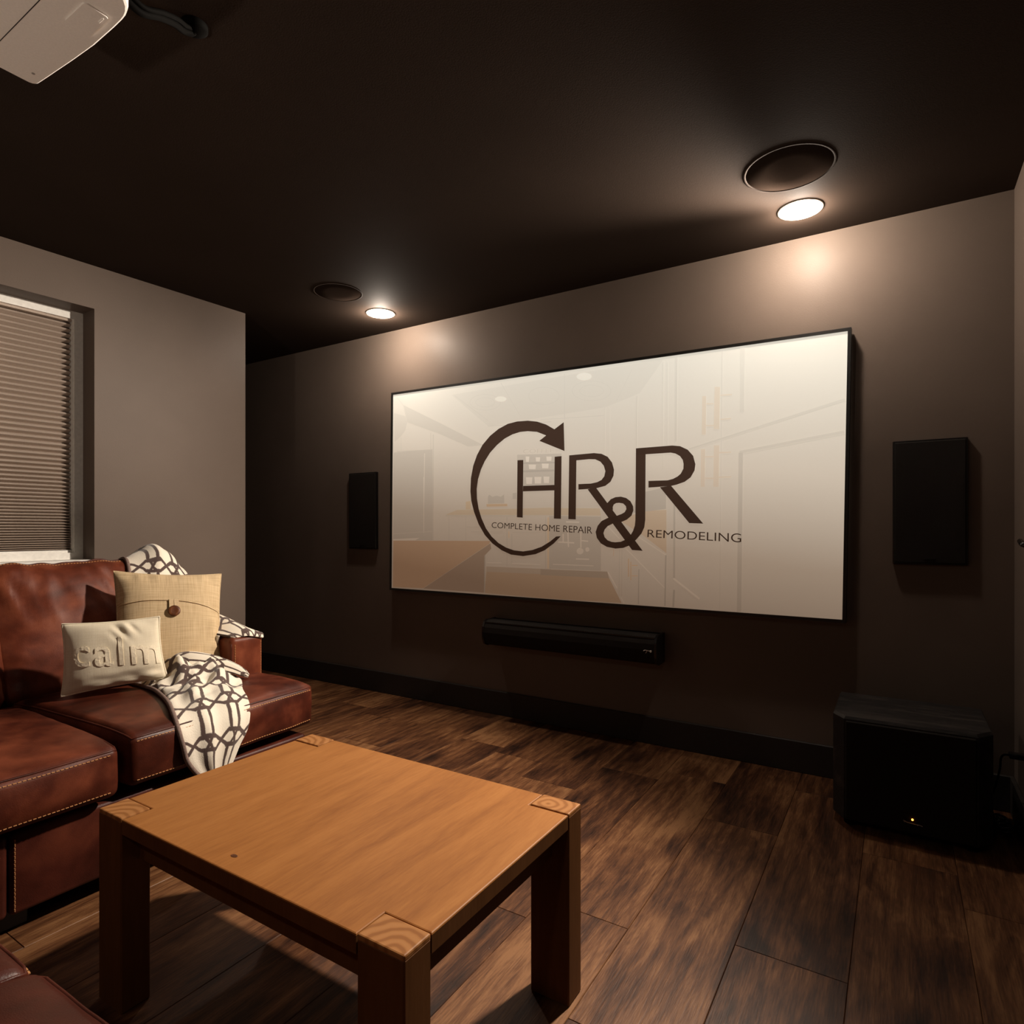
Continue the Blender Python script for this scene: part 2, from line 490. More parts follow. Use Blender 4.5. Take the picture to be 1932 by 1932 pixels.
def text_mesh(body, offset=0.0, spacing=1.0):
    cu = bpy.data.curves.new('lettering', 'FONT'); cu.body = body; cu.offset = offset; cu.space_character = spacing; cu.resolution_u = 6
    ob = bpy.data.objects.new('lettering', cu); COL.objects.link(ob)
    bpy.context.view_layer.update()
    me = bpy.data.meshes.new_from_object(ob.evaluated_get(bpy.context.evaluated_depsgraph_get()))
    v = [tuple(x.co) for x in me.vertices]; f = [tuple(p.vertices) for p in me.polygons]
    bpy.data.objects.remove(ob); bpy.data.meshes.remove(me); bpy.data.curves.remove(cu)
    x0 = min(p[0] for p in v); x1 = max(p[0] for p in v); y0 = min(p[1] for p in v); y1 = max(p[1] for p in v)
    return [((p[0] - x0) / (x1 - x0), (p[1] - y0) / (y1 - y0)) for p in v], f

# ------------------------------------------------------------------ the room
b = MB(); b.box((-5.2, -2.7, -0.06), (0.55, 3.2, -0.006))
floor = structure(b.build('floor', M_SUBFLOOR))

def plank(x0, x1, y0, y1):
    """a floor board with eased top edges"""
    g = 0.0004; c = 0.0013
    x0 += g; x1 -= g; y0 += g; y1 -= g
    v = [(x0, y0, -0.008), (x1, y0, -0.008), (x1, y1, -0.008), (x0, y1, -0.008),
         (x0, y0, -0.0016), (x1, y0, -0.0016), (x1, y1, -0.0016), (x0, y1, -0.0016),
         (x0 + c, y0 + c, 0), (x1 - c, y0 + c, 0), (x1 - c, y1 - c, 0), (x0 + c, y1 - c, 0)]
    f = [(8, 9, 10, 11)]
    for i in range(4):
        j = (i + 1) % 4
        f += [(i, j, 4 + j, 4 + i), (4 + i, 4 + j, 8 + j, 8 + i)]
    return put('plank', v, f, M_PLANK, floor, origin=((x0 + x1) / 2, (y0 + y1) / 2, 0))
PW, PL = 0.266, 1.147
JOINTS = {0: 2.232, 1: 2.434, 2: 2.860, 3: 2.402, 4: 1.623, 5: 2.663, 6: 2.372, 7: 2.564, 8: 2.636, 9: 1.849, 10: 2.310, 11: 2.685}
for k in range(0, 20):
    x0 = 0.162 - PW * k
    x1 = min(x0 + PW, RIGHT)
    j = JOINTS.get(k, random.uniform(0, PL))
    while j > -2.4:
        j -= PL
    ys = []
    while j < BACK:
        ys.append(j); j += PL
    ys.append(BACK)
    lo = -0.9 if k < 13 else 1.9
    for ya, yb in zip(ys[:-1], ys[1:]):
        if yb - ya < 0.02 or yb < lo:
            continue
        plank(x0, x1, ya, yb)

b = MB(); b.box((-5.2, -2.7, CEIL), (0.55, 3.2, CEIL + 0.08)); structure(b.build('ceiling', M_CEIL))
b = MB(); b.box((-5.2, BACK, 0), (0.55, BACK + 0.1, CEIL)); structure(b.build('wall_screen', M_WALL))
b = MB(); b.box((RIGHT, -2.7, 0), (RIGHT + 0.1, BACK, CEIL)); structure(b.build('wall_right', M_WALL))
b = MB(); b.box((-5.2, -2.7, 0), (RIGHT, -2.6, CEIL)); structure(b.build('wall_rear', M_WALL))
b = MB(); b.box((-5.2, 2.0, 0), (-5.1, BACK, CEIL)); structure(b.build('wall_alcove', M_WALL))

# left wall: runs from its free corner towards the camera's left, a shade off square, with the window opening
WANG = math.radians(1.98)
WC = Vector((-3.417, 2.358, 0))
def wl(d, along, z):
    """point on the left wall: d out of its face into the room (+) or into the wall (-), along = metres back from the corner"""
    return WC + Vector((d * math.cos(WANG) - along * math.sin(WANG), -along * math.cos(WANG) - d * math.sin(WANG), z))
def wbox(mb, d0, d1, a0, a1, z0, z1):
    mb.add([wl(d, a, z) for z in (z0, z1) for d, a in ((d0, a0), (d1, a0), (d1, a1), (d0, a1))],
           [(0, 1, 2, 3), (4, 7, 6, 5), (0, 4, 5, 1), (1, 5, 6, 2), (2, 6, 7, 3), (3, 7, 4, 0)])
WA0, WA1, WZ0, WZ1, WD = 0.832, 1.75, 0.955, 2.223, 0.130    # window opening: along, height, depth
b = MB()
wbox(b, -0.30, 0, 0, WA0, 0, CEIL); wbox(b, -0.30, 0, WA1, 4.98, 0, CEIL)
wbox(b, -0.30, 0, WA0, WA1, 0, WZ0 - 0.02); wbox(b, -0.30, 0, WA0, WA1, WZ1, CEIL)
structure(b.build('wall_left', M_WALL))
b = MB(); b.box((-5.1, 2.06, 0), (-3.70, 2.358, CEIL)); structure(b.build('wall_return', M_WALL))

# baseboards
def baseboard(name, lo, hi):
    m = MB(); m.bevel_box(lo, hi, 0.003, 1); return structure(m.build(name, M_BASE))
baseboard('baseboard_screen', (-5.1, BACK - 0.015, 0), (RIGHT, BACK, 0.142))
baseboard('baseboard_right', (RIGHT - 0.015, -2.6, 0), (RIGHT, BACK - 0.015, 0.142))
b = MB(); wbox(b, 0, 0.015, 0, 4.9, 0, 0.142); structure(b.build('baseboard_left', M_BASE))

# window: white frame set back in the opening, sill board, glass
win = bpy.data.objects.new('window_1', None); COL.objects.link(win); win.location = wl(-WD, WA0, WZ0); structure(win)
FW = 0.040
b = MB()
wbox(b, -WD - 0.06, -WD, WA0, WA0 + FW, WZ0, WZ1); wbox(b, -WD - 0.06, -WD, WA1 - FW, WA1, WZ0, WZ1)
wbox(b, -WD - 0.06, -WD, WA0 + FW, WA1 - FW, WZ1 - FW, WZ1); wbox(b, -WD - 0.06, -WD, WA0 + FW, WA1 - FW, WZ0, WZ0 + 0.034)
wbox(b, -WD - 0.05, -WD - 0.008, WA0 + FW, WA0 + FW + 0.006, WZ0 + 0.034, WZ1 - FW)
b.build('frame', M_WHITE, win)
b = MB(); wbox(b, -WD - 0.10, 0.012, WA0, WA1, WZ0 - 0.02, WZ0); b.build('sill', M_WHITE, win)
b = MB(); wbox(b, -WD - 0.085, -WD - 0.080, WA0, WA1, WZ0, WZ1); b.build('glass_pane', M_GLASS, win)
b = MB(); wbox(b, -0.32, -0.30, WA0 - 0.1, WA1 + 0.1, WZ0 - 0.1, WZ1 + 0.1); b.build('outer_panel', M_SUBFLOOR, win)

# pleated shade hanging inside the frame
shade = thing('pleated_shade', 'brown pleated cellular shade lowered in the white window above the sofa', 'blind', wl(-WD - 0.03, WA0 + FW, WZ0 + 0.03))
za = WZ1 - FW - 0.012; zb = WZ0 + 0.052
zs = [za]
while zs[-1] > zb:
    t = min(1, max(0, (1.55 - zs[-1]) / 0.53))
    zs.append(zs[-1] - (0.027 * (1 - t) + 0.0102 * t))
a0, a1 = WA0 + FW + 0.008, WA1 - FW - 0.008
b = MB(); v = []; f = []
def pl(z, d):
    i = len(v); v.extend([wl(d, a0, z), wl(d, a1, z), wl(d - 0.003, a0, z), wl(d - 0.003, a1, z)]); return i
rows = []
for i in range(len(zs) - 1):
    dz = zs[i] - zs[i + 1]
    rows += [pl(zs[i], -WD - 0.050), pl(zs[i] - dz * 0.36, -WD - 0.023), pl(zs[i] - dz * 0.5, -WD - 0.0185), pl(zs[i] - dz * 0.64, -WD - 0.023)]
rows.append(pl(zs[-1], -WD - 0.050))
for p, q in zip(rows[:-1], rows[1:]):
    f += [(p, p + 1, q + 1, q), (p + 2, q + 2, q + 3, p + 3), (p, q, q + 2, p + 2), (p + 1, p + 3, q + 3, q + 1)]
b.add(v, f); b.build('pleated_fabric', M_SHADE, shade)
b = MB(); wbox(b, -WD - 0.045, -WD - 0.012, a0, a1, zs[-1] - 0.016, zs[-1]); b.build('bottom_rail', M_WHITE, shade)
b = MB(); wbox(b, -WD - 0.050, -WD - 0.012, a0, a1, za, za + 0.012); b.build('head_rail', M_SHADE, shade)

# door on the right wall, just outside the picture but for its lever
door = bpy.data.objects.new('door_1', None); COL.objects.link(door); door.location = (RIGHT, 2.2, 0); structure(door)
b = MB(); b.box((RIGHT - 0.012, 1.78, 0.0), (RIGHT, 2.60, 2.03)); b.build('door_slab', M_BASE, door)
b = MB()
for lo, hi in (((RIGHT - 0.018, 2.605, 0), (RIGHT, 2.68, 2.11)), ((RIGHT - 0.018, 1.70, 0), (RIGHT, 1.775, 2.11)), ((RIGHT - 0.018, 1.775, 2.035), (RIGHT, 2.605, 2.11))):
    b.bevel_box(lo, hi, 0.003, 1)
b.build('casing', M_BASE, door)
b = MB()
b.tube([(RIGHT - 0.012, 2.45, 1.06), (RIGHT - 0.022, 2.45, 1.06)], 0.026, 20)
b.tube([(RIGHT - 0.02, 2.45, 1.06), (RIGHT - 0.055, 2.45, 1.06)], 0.010, 12)
b.tube([(RIGHT - 0.055, 2.445, 1.06), (RIGHT - 0.056, 2.49, 1.062), (RIGHT - 0.053, 2.55, 1.071)], 0.008, 10)
b.build('lever_handle', M_GLOSS, door, True)

# ------------------------------------------------------------------ downlights and ceiling speakers
M_LENS = emissive('lit_lens', LIGHT_COLOR, LIGHT_FRONT)
M_LENS_FILL = emissive('fill_lens', LIGHT_COLOR, FILL_REAR)
M_TRIM = plain('cream_trim', (0.55, 0.48, 0.40), 0.6, 0.2)
def downlight(x, y, lens, label, group):
    t = thing('downlight', label, 'ceiling light', (x, y, CEIL), group)
    m = MB(); m.lathe([(0.089, 0.0), (0.089, -0.002), (0.085, -0.004), (0.081, -0.004), (0.081, 0.0)], (x, y, CEIL)); m.build('trim_ring', M_TRIM, t, True)
    m = MB(); m.lathe([(0.080, -0.001), (0.080, -0.005), (0.060, -0.0085), (0.030, -0.0105), (0.004, -0.011)], (x, y, CEIL)); m.build('lens', lens, t, True)
    return t
downlight(-0.346, 2.815, M_LENS, 'lit round ceiling downlight in front of the screen\'s right end', 'round ceiling downlights')
downlight(-2.706, 2.797, M_LENS, 'lit round ceiling downlight above the screen\'s left end', 'round ceiling downlights')
downlight(-0.346, -0.95, M_LENS_FILL, 'added round ceiling downlight, unseen fill behind the viewer on the right', 'round ceiling downlights')
downlight(-2.300, -0.95, M_LENS_FILL, 'added round ceiling downlight, unseen fill behind the viewer over the near sofa', 'round ceiling downlights')

# extra spot added at the right fitting to brighten the seating side
sp = bpy.data.lights.new('added_spot', 'SPOT')
sp.energy = AIMED_POWER; sp.color = LIGHT_COLOR; sp.spot_size = math.radians(98); sp.spot_blend = 0.6; sp.shadow_soft_size = 0.06
lamp = bpy.data.objects.new('added_spot', sp); COL.objects.link(lamp)
lamp.location = (-0.346, 2.800, CEIL - 0.040)
lamp.rotation_euler = (Vector(AIMED_AT) - Vector(lamp.location)).to_track_quat('-Z', 'Y').to_euler()

for lx, ly in ((-0.346, 2.815), (-2.706, 2.797)):
    pl_ = bpy.data.lights.new('downlight_glow', 'POINT'); pl_.energy = FRONT_GLOW; pl_.color = LIGHT_COLOR; pl_.shadow_soft_size = 0.03
    lo_ = bpy.data.objects.new('downlight_glow', pl_); COL.objects.link(lo_); lo_.location = (lx, ly, CEIL - 0.036)

def ceiling_speaker(x, y, r, label):
    t = thing('ceiling_speaker', label, 'speaker', (x, y, CEIL), 'round in-ceiling speakers')
    m = MB(); m.lathe([(r, 0.0), (r, -0.0012), (r - 0.002, -0.0020), (r - 0.008, -0.0020), (r - 0.009, -0.0008)], (x, y, CEIL), 64); m.build('rim', M_CEIL, t, True)
    m = MB(); m.lathe([(r - 0.009, -0.0006), (r - 0.010, -0.0014), (r * 0.5, -0.0014), (0.004, -0.0014)], (x, y, CEIL), 64); m.build('grille', M_CEIL_G, t, True)
M_CEIL_G = plain('ceiling_grille', (0.026, 0.018, 0.014), 0.9, 0.0, scale=900, var=0.35)
ceiling_speaker(-0.343, 2.476, 0.158, 'large dark round in-ceiling speaker beside the right downlight')
ceiling_speaker(-2.672, 2.425, 0.135, 'dark round in-ceiling speaker beside the left downlight')

# the projected picture: tinted patches and the logo, in metres from the screen centre
SCREEN_QUAD = [(-1.315, 0.646), (1.329, 0.618), (1.308, -0.635), (-1.329, -0.63)]
PICTURE = [
 ((0.97, 0.97, 0.97), [(-0.831, 0.59), (-0.557, 0.372), (0.193, 0.406), (0.385, 0.458), (0.514, 0.617)]),
 ((0.95, 0.95, 0.95), [(-0.466, 0.504), (-0.47, 0.517), (-0.475, 0.517), (-0.472, 0.505)]),
 ((0.95, 0.95, 0.95), [(-0.47, 0.517), (-0.481, 0.53), (-0.486, 0.528), (-0.475, 0.517)]),
 ((0.95, 0.95, 0.95), [(-0.481, 0.53), (-0.499, 0.542), (-0.502, 0.539), (-0.486, 0.528)]),
 ((0.95, 0.95, 0.95), [(-0.499, 0.542), (-0.522, 0.552), (-0.524, 0.549), (-0.502, 0.539)]),
 ((0.95, 0.95, 0.95), [(-0.522, 0.552), (-0.549, 0.56), (-0.55, 0.556), (-0.524, 0.549)]),
 ((0.95, 0.95, 0.95), [(-0.549, 0.56), (-0.578, 0.566), (-0.578, 0.561), (-0.55, 0.556)]),
 ((0.95, 0.95, 0.95), [(-0.578, 0.566), (-0.607, 0.567), (-0.606, 0.563), (-0.578, 0.561)]),
 ((0.95, 0.95, 0.95), [(-0.607, 0.567), (-0.635, 0.566), (-0.632, 0.561), (-0.606, 0.563)]),
 ((0.95, 0.95, 0.95), [(-0.635, 0.566), (-0.659, 0.56), (-0.655, 0.557), (-0.632, 0.561)]),
 ((0.95, 0.95, 0.95), [(-0.659, 0.56), (-0.677, 0.552), (-0.673, 0.549), (-0.655, 0.557)]),
 ((0.95, 0.95, 0.95), [(-0.677, 0.552), (-0.689, 0.541), (-0.684, 0.54), (-0.673, 0.549)]),
 ((0.95, 0.95, 0.95), [(-0.689, 0.541), (-0.693, 0.529), (-0.688, 0.528), (-0.684, 0.54)]),
 ((0.95, 0.95, 0.95), [(-0.693, 0.529), (-0.689, 0.516), (-0.684, 0.516), (-0.688, 0.528)]),
 ((0.95, 0.95, 0.95), [(-0.689, 0.516), (-0.677, 0.502), (-0.673, 0.504), (-0.684, 0.516)]),
 ((0.95, 0.95, 0.95), [(-0.677, 0.502), (-0.659, 0.49), (-0.655, 0.493), (-0.673, 0.504)]),
 ((0.95, 0.95, 0.95), [(-0.659, 0.49), (-0.635, 0.48), (-0.632, 0.483), (-0.655, 0.493)]),
 ((0.95, 0.95, 0.95), [(-0.635, 0.48), (-0.607, 0.472), (-0.606, 0.476), (-0.632, 0.483)]),
 ((0.95, 0.95, 0.95), [(-0.607, 0.472), (-0.578, 0.467), (-0.578, 0.472), (-0.606, 0.476)]),
 ((0.95, 0.95, 0.95), [(-0.578, 0.467), (-0.549, 0.466), (-0.55, 0.47), (-0.578, 0.472)]),
 ((0.95, 0.95, 0.95), [(-0.549, 0.466), (-0.522, 0.468), (-0.524, 0.472), (-0.55, 0.47)]),
 ((0.95, 0.95, 0.95), [(-0.522, 0.468), (-0.499, 0.473), (-0.502, 0.477), (-0.524, 0.472)]),
 ((0.95, 0.95, 0.95), [(-0.499, 0.473), (-0.481, 0.482), (-0.486, 0.484), (-0.502, 0.477)]),
 ((0.95, 0.95, 0.95), [(-0.481, 0.482), (-0.47, 0.492), (-0.475, 0.494), (-0.486, 0.484)]),
 ((0.95, 0.95, 0.95), [(-0.47, 0.492), (-0.466, 0.504), (-0.472, 0.505), (-0.475, 0.494)]),
 ((0.95, 0.95, 0.95), [(-0.507, 0.509), (-0.51, 0.516), (-0.515, 0.516), (-0.512, 0.509)]),
 ((0.95, 0.95, 0.95), [(-0.51, 0.516), (-0.517, 0.524), (-0.521, 0.523), (-0.515, 0.516)]),
 ((0.95, 0.95, 0.95), [(-0.517, 0.524), (-0.528, 0.532), (-0.531, 0.529), (-0.521, 0.523)]),
 ((0.95, 0.95, 0.95), [(-0.528, 0.532), (-0.542, 0.538), (-0.545, 0.534), (-0.531, 0.529)]),
 ((0.95, 0.95, 0.95), [(-0.542, 0.538), (-0.559, 0.543), (-0.561, 0.539), (-0.545, 0.534)]),
 ((0.95, 0.95, 0.95), [(-0.559, 0.543), (-0.578, 0.546), (-0.578, 0.541), (-0.561, 0.539)]),
 ((0.95, 0.95, 0.95), [(-0.578, 0.546), (-0.597, 0.547), (-0.595, 0.543), (-0.578, 0.541)]),
 ((0.95, 0.95, 0.95), [(-0.597, 0.547), (-0.614, 0.546), (-0.611, 0.542), (-0.595, 0.543)]),
 ((0.95, 0.95, 0.95), [(-0.614, 0.546), (-0.629, 0.543), (-0.625, 0.539), (-0.611, 0.542)]),
 ((0.95, 0.95, 0.95), [(-0.629, 0.543), (-0.64, 0.538), (-0.636, 0.535), (-0.625, 0.539)]),
 ((0.95, 0.95, 0.95), [(-0.64, 0.538), (-0.648, 0.532), (-0.642, 0.53), (-0.636, 0.535)]),
 ((0.95, 0.95, 0.95), [(-0.648, 0.532), (-0.65, 0.524), (-0.645, 0.524), (-0.642, 0.53)]),
 ((0.95, 0.95, 0.95), [(-0.65, 0.524), (-0.648, 0.516), (-0.642, 0.517), (-0.645, 0.524)]),
 ((0.95, 0.95, 0.95), [(-0.648, 0.516), (-0.64, 0.508), (-0.636, 0.51), (-0.642, 0.517)]),
 ((0.95, 0.95, 0.95), [(-0.64, 0.508), (-0.629, 0.501), (-0.625, 0.504), (-0.636, 0.51)]),
 ((0.95, 0.95, 0.95), [(-0.629, 0.501), (-0.614, 0.495), (-0.611, 0.498), (-0.625, 0.504)]),
 ((0.95, 0.95, 0.95), [(-0.614, 0.495), (-0.597, 0.49), (-0.595, 0.494), (-0.611, 0.498)]),
 ((0.95, 0.95, 0.95), [(-0.597, 0.49), (-0.578, 0.487), (-0.578, 0.491), (-0.595, 0.494)]),
 ((0.95, 0.95, 0.95), [(-0.578, 0.487), (-0.559, 0.486), (-0.561, 0.49), (-0.578, 0.491)]),
 ((0.95, 0.95, 0.95), [(-0.559, 0.486), (-0.542, 0.487), (-0.545, 0.491), (-0.561, 0.49)]),
 ((0.95, 0.95, 0.95), [(-0.542, 0.487), (-0.528, 0.49), (-0.531, 0.494), (-0.545, 0.491)]),
 ((0.95, 0.95, 0.95), [(-0.528, 0.49), (-0.517, 0.495), (-0.521, 0.498), (-0.531, 0.494)]),
 ((0.95, 0.95, 0.95), [(-0.517, 0.495), (-0.51, 0.501), (-0.515, 0.503), (-0.521, 0.498)]),
 ((0.95, 0.95, 0.95), [(-0.51, 0.501), (-0.507, 0.509), (-0.512, 0.509), (-0.515, 0.503)]),
 ((0.95, 0.95, 0.95), [(-0.078, 0.498), (-0.081, 0.511), (-0.086, 0.511), (-0.083, 0.498)]),
 ((0.95, 0.95, 0.95), [(-0.081, 0.511), (-0.091, 0.525), (-0.095, 0.523), (-0.086, 0.511)]),
 ((0.95, 0.95, 0.95), [(-0.091, 0.525), (-0.107, 0.537), (-0.11, 0.534), (-0.095, 0.523)]),
 ((0.95, 0.95, 0.95), [(-0.107, 0.537), (-0.127, 0.547), (-0.13, 0.544), (-0.11, 0.534)]),
 ((0.95, 0.95, 0.95), [(-0.127, 0.547), (-0.151, 0.555), (-0.152, 0.552), (-0.13, 0.544)]),
 ((0.95, 0.95, 0.95), [(-0.151, 0.555), (-0.177, 0.56), (-0.177, 0.556), (-0.152, 0.552)]),
 ((0.95, 0.95, 0.95), [(-0.177, 0.56), (-0.203, 0.562), (-0.202, 0.558), (-0.177, 0.556)]),
 ((0.95, 0.95, 0.95), [(-0.203, 0.562), (-0.228, 0.56), (-0.225, 0.556), (-0.202, 0.558)]),
 ((0.95, 0.95, 0.95), [(-0.228, 0.56), (-0.249, 0.554), (-0.246, 0.551), (-0.225, 0.556)]),
 ((0.95, 0.95, 0.95), [(-0.249, 0.554), (-0.265, 0.545), (-0.261, 0.543), (-0.246, 0.551)]),
 ((0.95, 0.95, 0.95), [(-0.265, 0.545), (-0.276, 0.534), (-0.271, 0.532), (-0.261, 0.543)]),
 ((0.95, 0.95, 0.95), [(-0.276, 0.534), (-0.279, 0.521), (-0.274, 0.52), (-0.271, 0.532)]),
 ((0.95, 0.95, 0.95), [(-0.279, 0.521), (-0.276, 0.507), (-0.271, 0.508), (-0.274, 0.52)]),
 ((0.95, 0.95, 0.95), [(-0.276, 0.507), (-0.265, 0.494), (-0.261, 0.495), (-0.271, 0.508)]),
 ((0.95, 0.95, 0.95), [(-0.265, 0.494), (-0.249, 0.481), (-0.246, 0.484), (-0.261, 0.495)]),
 ((0.95, 0.95, 0.95), [(-0.249, 0.481), (-0.228, 0.471), (-0.225, 0.474), (-0.246, 0.484)]),
 ((0.95, 0.95, 0.95), [(-0.228, 0.471), (-0.203, 0.463), (-0.202, 0.467), (-0.225, 0.474)]),
 ((0.95, 0.95, 0.95), [(-0.203, 0.463), (-0.177, 0.458), (-0.177, 0.462), (-0.202, 0.467)]),
 ((0.95, 0.95, 0.95), [(-0.177, 0.458), (-0.151, 0.457), (-0.152, 0.461), (-0.177, 0.462)]),
 ((0.95, 0.95, 0.95), [(-0.151, 0.457), (-0.127, 0.46), (-0.13, 0.464), (-0.152, 0.461)]),
 ((0.95, 0.95, 0.95), [(-0.127, 0.46), (-0.107, 0.466), (-0.11, 0.469), (-0.13, 0.464)]),
 ((0.95, 0.95, 0.95), [(-0.107, 0.466), (-0.091, 0.474), (-0.095, 0.477), (-0.11, 0.469)]),
 ((0.95, 0.95, 0.95), [(-0.091, 0.474), (-0.081, 0.485), (-0.086, 0.487), (-0.095, 0.477)]),
 ((0.95, 0.95, 0.95), [(-0.081, 0.485), (-0.078, 0.498), (-0.083, 0.498), (-0.086, 0.487)]),
 ((0.95, 0.95, 0.95), [(0.23, 0.489), (0.226, 0.503), (0.222, 0.503), (0.226, 0.489)]),
 ((0.95, 0.95, 0.95), [(0.226, 0.503), (0.215, 0.518), (0.211, 0.516), (0.222, 0.503)]),
 ((0.95, 0.95, 0.95), [(0.215, 0.518), (0.197, 0.531), (0.194, 0.529), (0.211, 0.516)]),
 ((0.95, 0.95, 0.95), [(0.197, 0.531), (0.174, 0.543), (0.172, 0.54), (0.194, 0.529)]),
 ((0.95, 0.95, 0.95), [(0.174, 0.543), (0.146, 0.552), (0.145, 0.548), (0.172, 0.54)]),
 ((0.95, 0.95, 0.95), [(0.146, 0.552), (0.116, 0.558), (0.116, 0.554), (0.145, 0.548)]),
 ((0.95, 0.95, 0.95), [(0.116, 0.558), (0.086, 0.56), (0.087, 0.556), (0.116, 0.554)]),
 ((0.95, 0.95, 0.95), [(0.086, 0.56), (0.058, 0.558), (0.06, 0.554), (0.087, 0.556)]),
 ((0.95, 0.95, 0.95), [(0.058, 0.558), (0.033, 0.552), (0.036, 0.549), (0.06, 0.554)]),
 ((0.95, 0.95, 0.95), [(0.033, 0.552), (0.014, 0.543), (0.018, 0.54), (0.036, 0.549)]),
 ((0.95, 0.95, 0.95), [(0.014, 0.543), (0.002, 0.53), (0.007, 0.529), (0.018, 0.54)]),
 ((0.95, 0.95, 0.95), [(0.002, 0.53), (-0.002, 0.516), (0.003, 0.516), (0.007, 0.529)]),
 ((0.95, 0.95, 0.95), [(-0.002, 0.516), (0.002, 0.501), (0.007, 0.502), (0.003, 0.516)]),
 ((0.95, 0.95, 0.95), [(0.002, 0.501), (0.014, 0.486), (0.018, 0.488), (0.007, 0.502)]),
 ((0.95, 0.95, 0.95), [(0.014, 0.486), (0.033, 0.473), (0.036, 0.475), (0.018, 0.488)]),
 ((0.95, 0.95, 0.95), [(0.033, 0.473), (0.058, 0.461), (0.06, 0.464), (0.036, 0.475)]),
 ((0.95, 0.95, 0.95), [(0.058, 0.461), (0.086, 0.452), (0.087, 0.456), (0.06, 0.464)]),
 ((0.95, 0.95, 0.95), [(0.086, 0.452), (0.116, 0.447), (0.116, 0.451), (0.087, 0.456)]),
 ((0.95, 0.95, 0.95), [(0.116, 0.447), (0.146, 0.446), (0.145, 0.45), (0.116, 0.451)]),
 ((0.95, 0.95, 0.95), [(0.146, 0.446), (0.174, 0.448), (0.172, 0.452), (0.145, 0.45)]),
 ((0.95, 0.95, 0.95), [(0.174, 0.448), (0.197, 0.454), (0.194, 0.457), (0.172, 0.452)]),
 ((0.95, 0.95, 0.95), [(0.197, 0.454), (0.215, 0.463), (0.211, 0.466), (0.194, 0.457)]),
 ((0.95, 0.95, 0.95), [(0.215, 0.463), (0.226, 0.475), (0.222, 0.477), (0.211, 0.466)]),
 ((0.95, 0.95, 0.95), [(0.226, 0.475), (0.23, 0.489), (0.226, 0.489), (0.222, 0.477)]),
 ((0.95, 0.95, 0.95), [(0.188, 0.494), (0.185, 0.503), (0.181, 0.502), (0.184, 0.494)]),
 ((0.95, 0.95, 0.95), [(0.185, 0.503), (0.178, 0.511), (0.175, 0.51), (0.181, 0.502)]),
 ((0.95, 0.95, 0.95), [(0.178, 0.511), (0.167, 0.52), (0.164, 0.517), (0.175, 0.51)]),
 ((0.95, 0.95, 0.95), [(0.167, 0.52), (0.152, 0.527), (0.15, 0.523), (0.164, 0.517)]),
 ((0.95, 0.95, 0.95), [(0.152, 0.527), (0.135, 0.532), (0.134, 0.528), (0.15, 0.523)]),
 ((0.95, 0.95, 0.95), [(0.135, 0.532), (0.116, 0.536), (0.116, 0.532), (0.134, 0.528)]),
 ((0.95, 0.95, 0.95), [(0.116, 0.536), (0.097, 0.537), (0.099, 0.533), (0.116, 0.532)]),
 ((0.95, 0.95, 0.95), [(0.097, 0.537), (0.08, 0.536), (0.082, 0.532), (0.099, 0.533)]),
 ((0.95, 0.95, 0.95), [(0.08, 0.536), (0.065, 0.532), (0.068, 0.529), (0.082, 0.532)]),
 ((0.95, 0.95, 0.95), [(0.065, 0.532), (0.053, 0.527), (0.057, 0.524), (0.068, 0.529)]),
 ((0.95, 0.95, 0.95), [(0.053, 0.527), (0.045, 0.519), (0.05, 0.518), (0.057, 0.524)]),
 ((0.95, 0.95, 0.95), [(0.045, 0.519), (0.043, 0.511), (0.047, 0.51), (0.05, 0.518)]),
 ((0.95, 0.95, 0.95), [(0.043, 0.511), (0.045, 0.502), (0.05, 0.503), (0.047, 0.51)]),
 ((0.95, 0.95, 0.95), [(0.045, 0.502), (0.053, 0.493), (0.057, 0.495), (0.05, 0.503)]),
 ((0.95, 0.95, 0.95), [(0.053, 0.493), (0.065, 0.485), (0.068, 0.487), (0.057, 0.495)]),
 ((0.95, 0.95, 0.95), [(0.065, 0.485), (0.08, 0.478), (0.082, 0.481), (0.068, 0.487)]),
 ((0.95, 0.95, 0.95), [(0.08, 0.478), (0.097, 0.472), (0.099, 0.476), (0.082, 0.481)]),
 ((0.95, 0.95, 0.95), [(0.097, 0.472), (0.116, 0.469), (0.116, 0.473), (0.099, 0.476)]),
 ((0.95, 0.95, 0.95), [(0.116, 0.469), (0.135, 0.468), (0.134, 0.472), (0.116, 0.473)]),
 ((0.95, 0.95, 0.95), [(0.135, 0.468), (0.152, 0.469), (0.15, 0.473), (0.134, 0.472)]),
 ((0.95, 0.95, 0.95), [(0.152, 0.469), (0.167, 0.473), (0.164, 0.476), (0.15, 0.473)]),
 ((0.95, 0.95, 0.95), [(0.167, 0.473), (0.178, 0.479), (0.175, 0.481), (0.164, 0.476)]),
 ((0.95, 0.95, 0.95), [(0.178, 0.479), (0.185, 0.486), (0.181, 0.487), (0.175, 0.481)]),
 ((0.95, 0.95, 0.95), [(0.185, 0.486), (0.188, 0.494), (0.184, 0.494), (0.181, 0.487)]),
 ((0.95, 0.95, 0.95), [(-0.469, 0.62), (-0.333, 0.408), (-0.329, 0.41), (-0.464, 0.621)]),
 ((0.95, 0.95, 0.95), [(-0.05, 0.617), (-0.049, 0.363), (-0.044, 0.362), (-0.045, 0.617)]),
 ((0.95, 0.95, 0.95), [(0.343, 0.587), (0.261, 0.438), (0.264, 0.436), (0.346, 0.585)]),
 ((0.94, 0.94, 0.94), [(-0.557, 0.37), (-0.13, 0.357), (-0.131, 0.362), (-0.557, 0.374)]),
 ((0.95, 0.95, 0.95), [(-0.198, 0.375), (0.188, 0.361), (0.188, 0.365), (-0.199, 0.379)]),
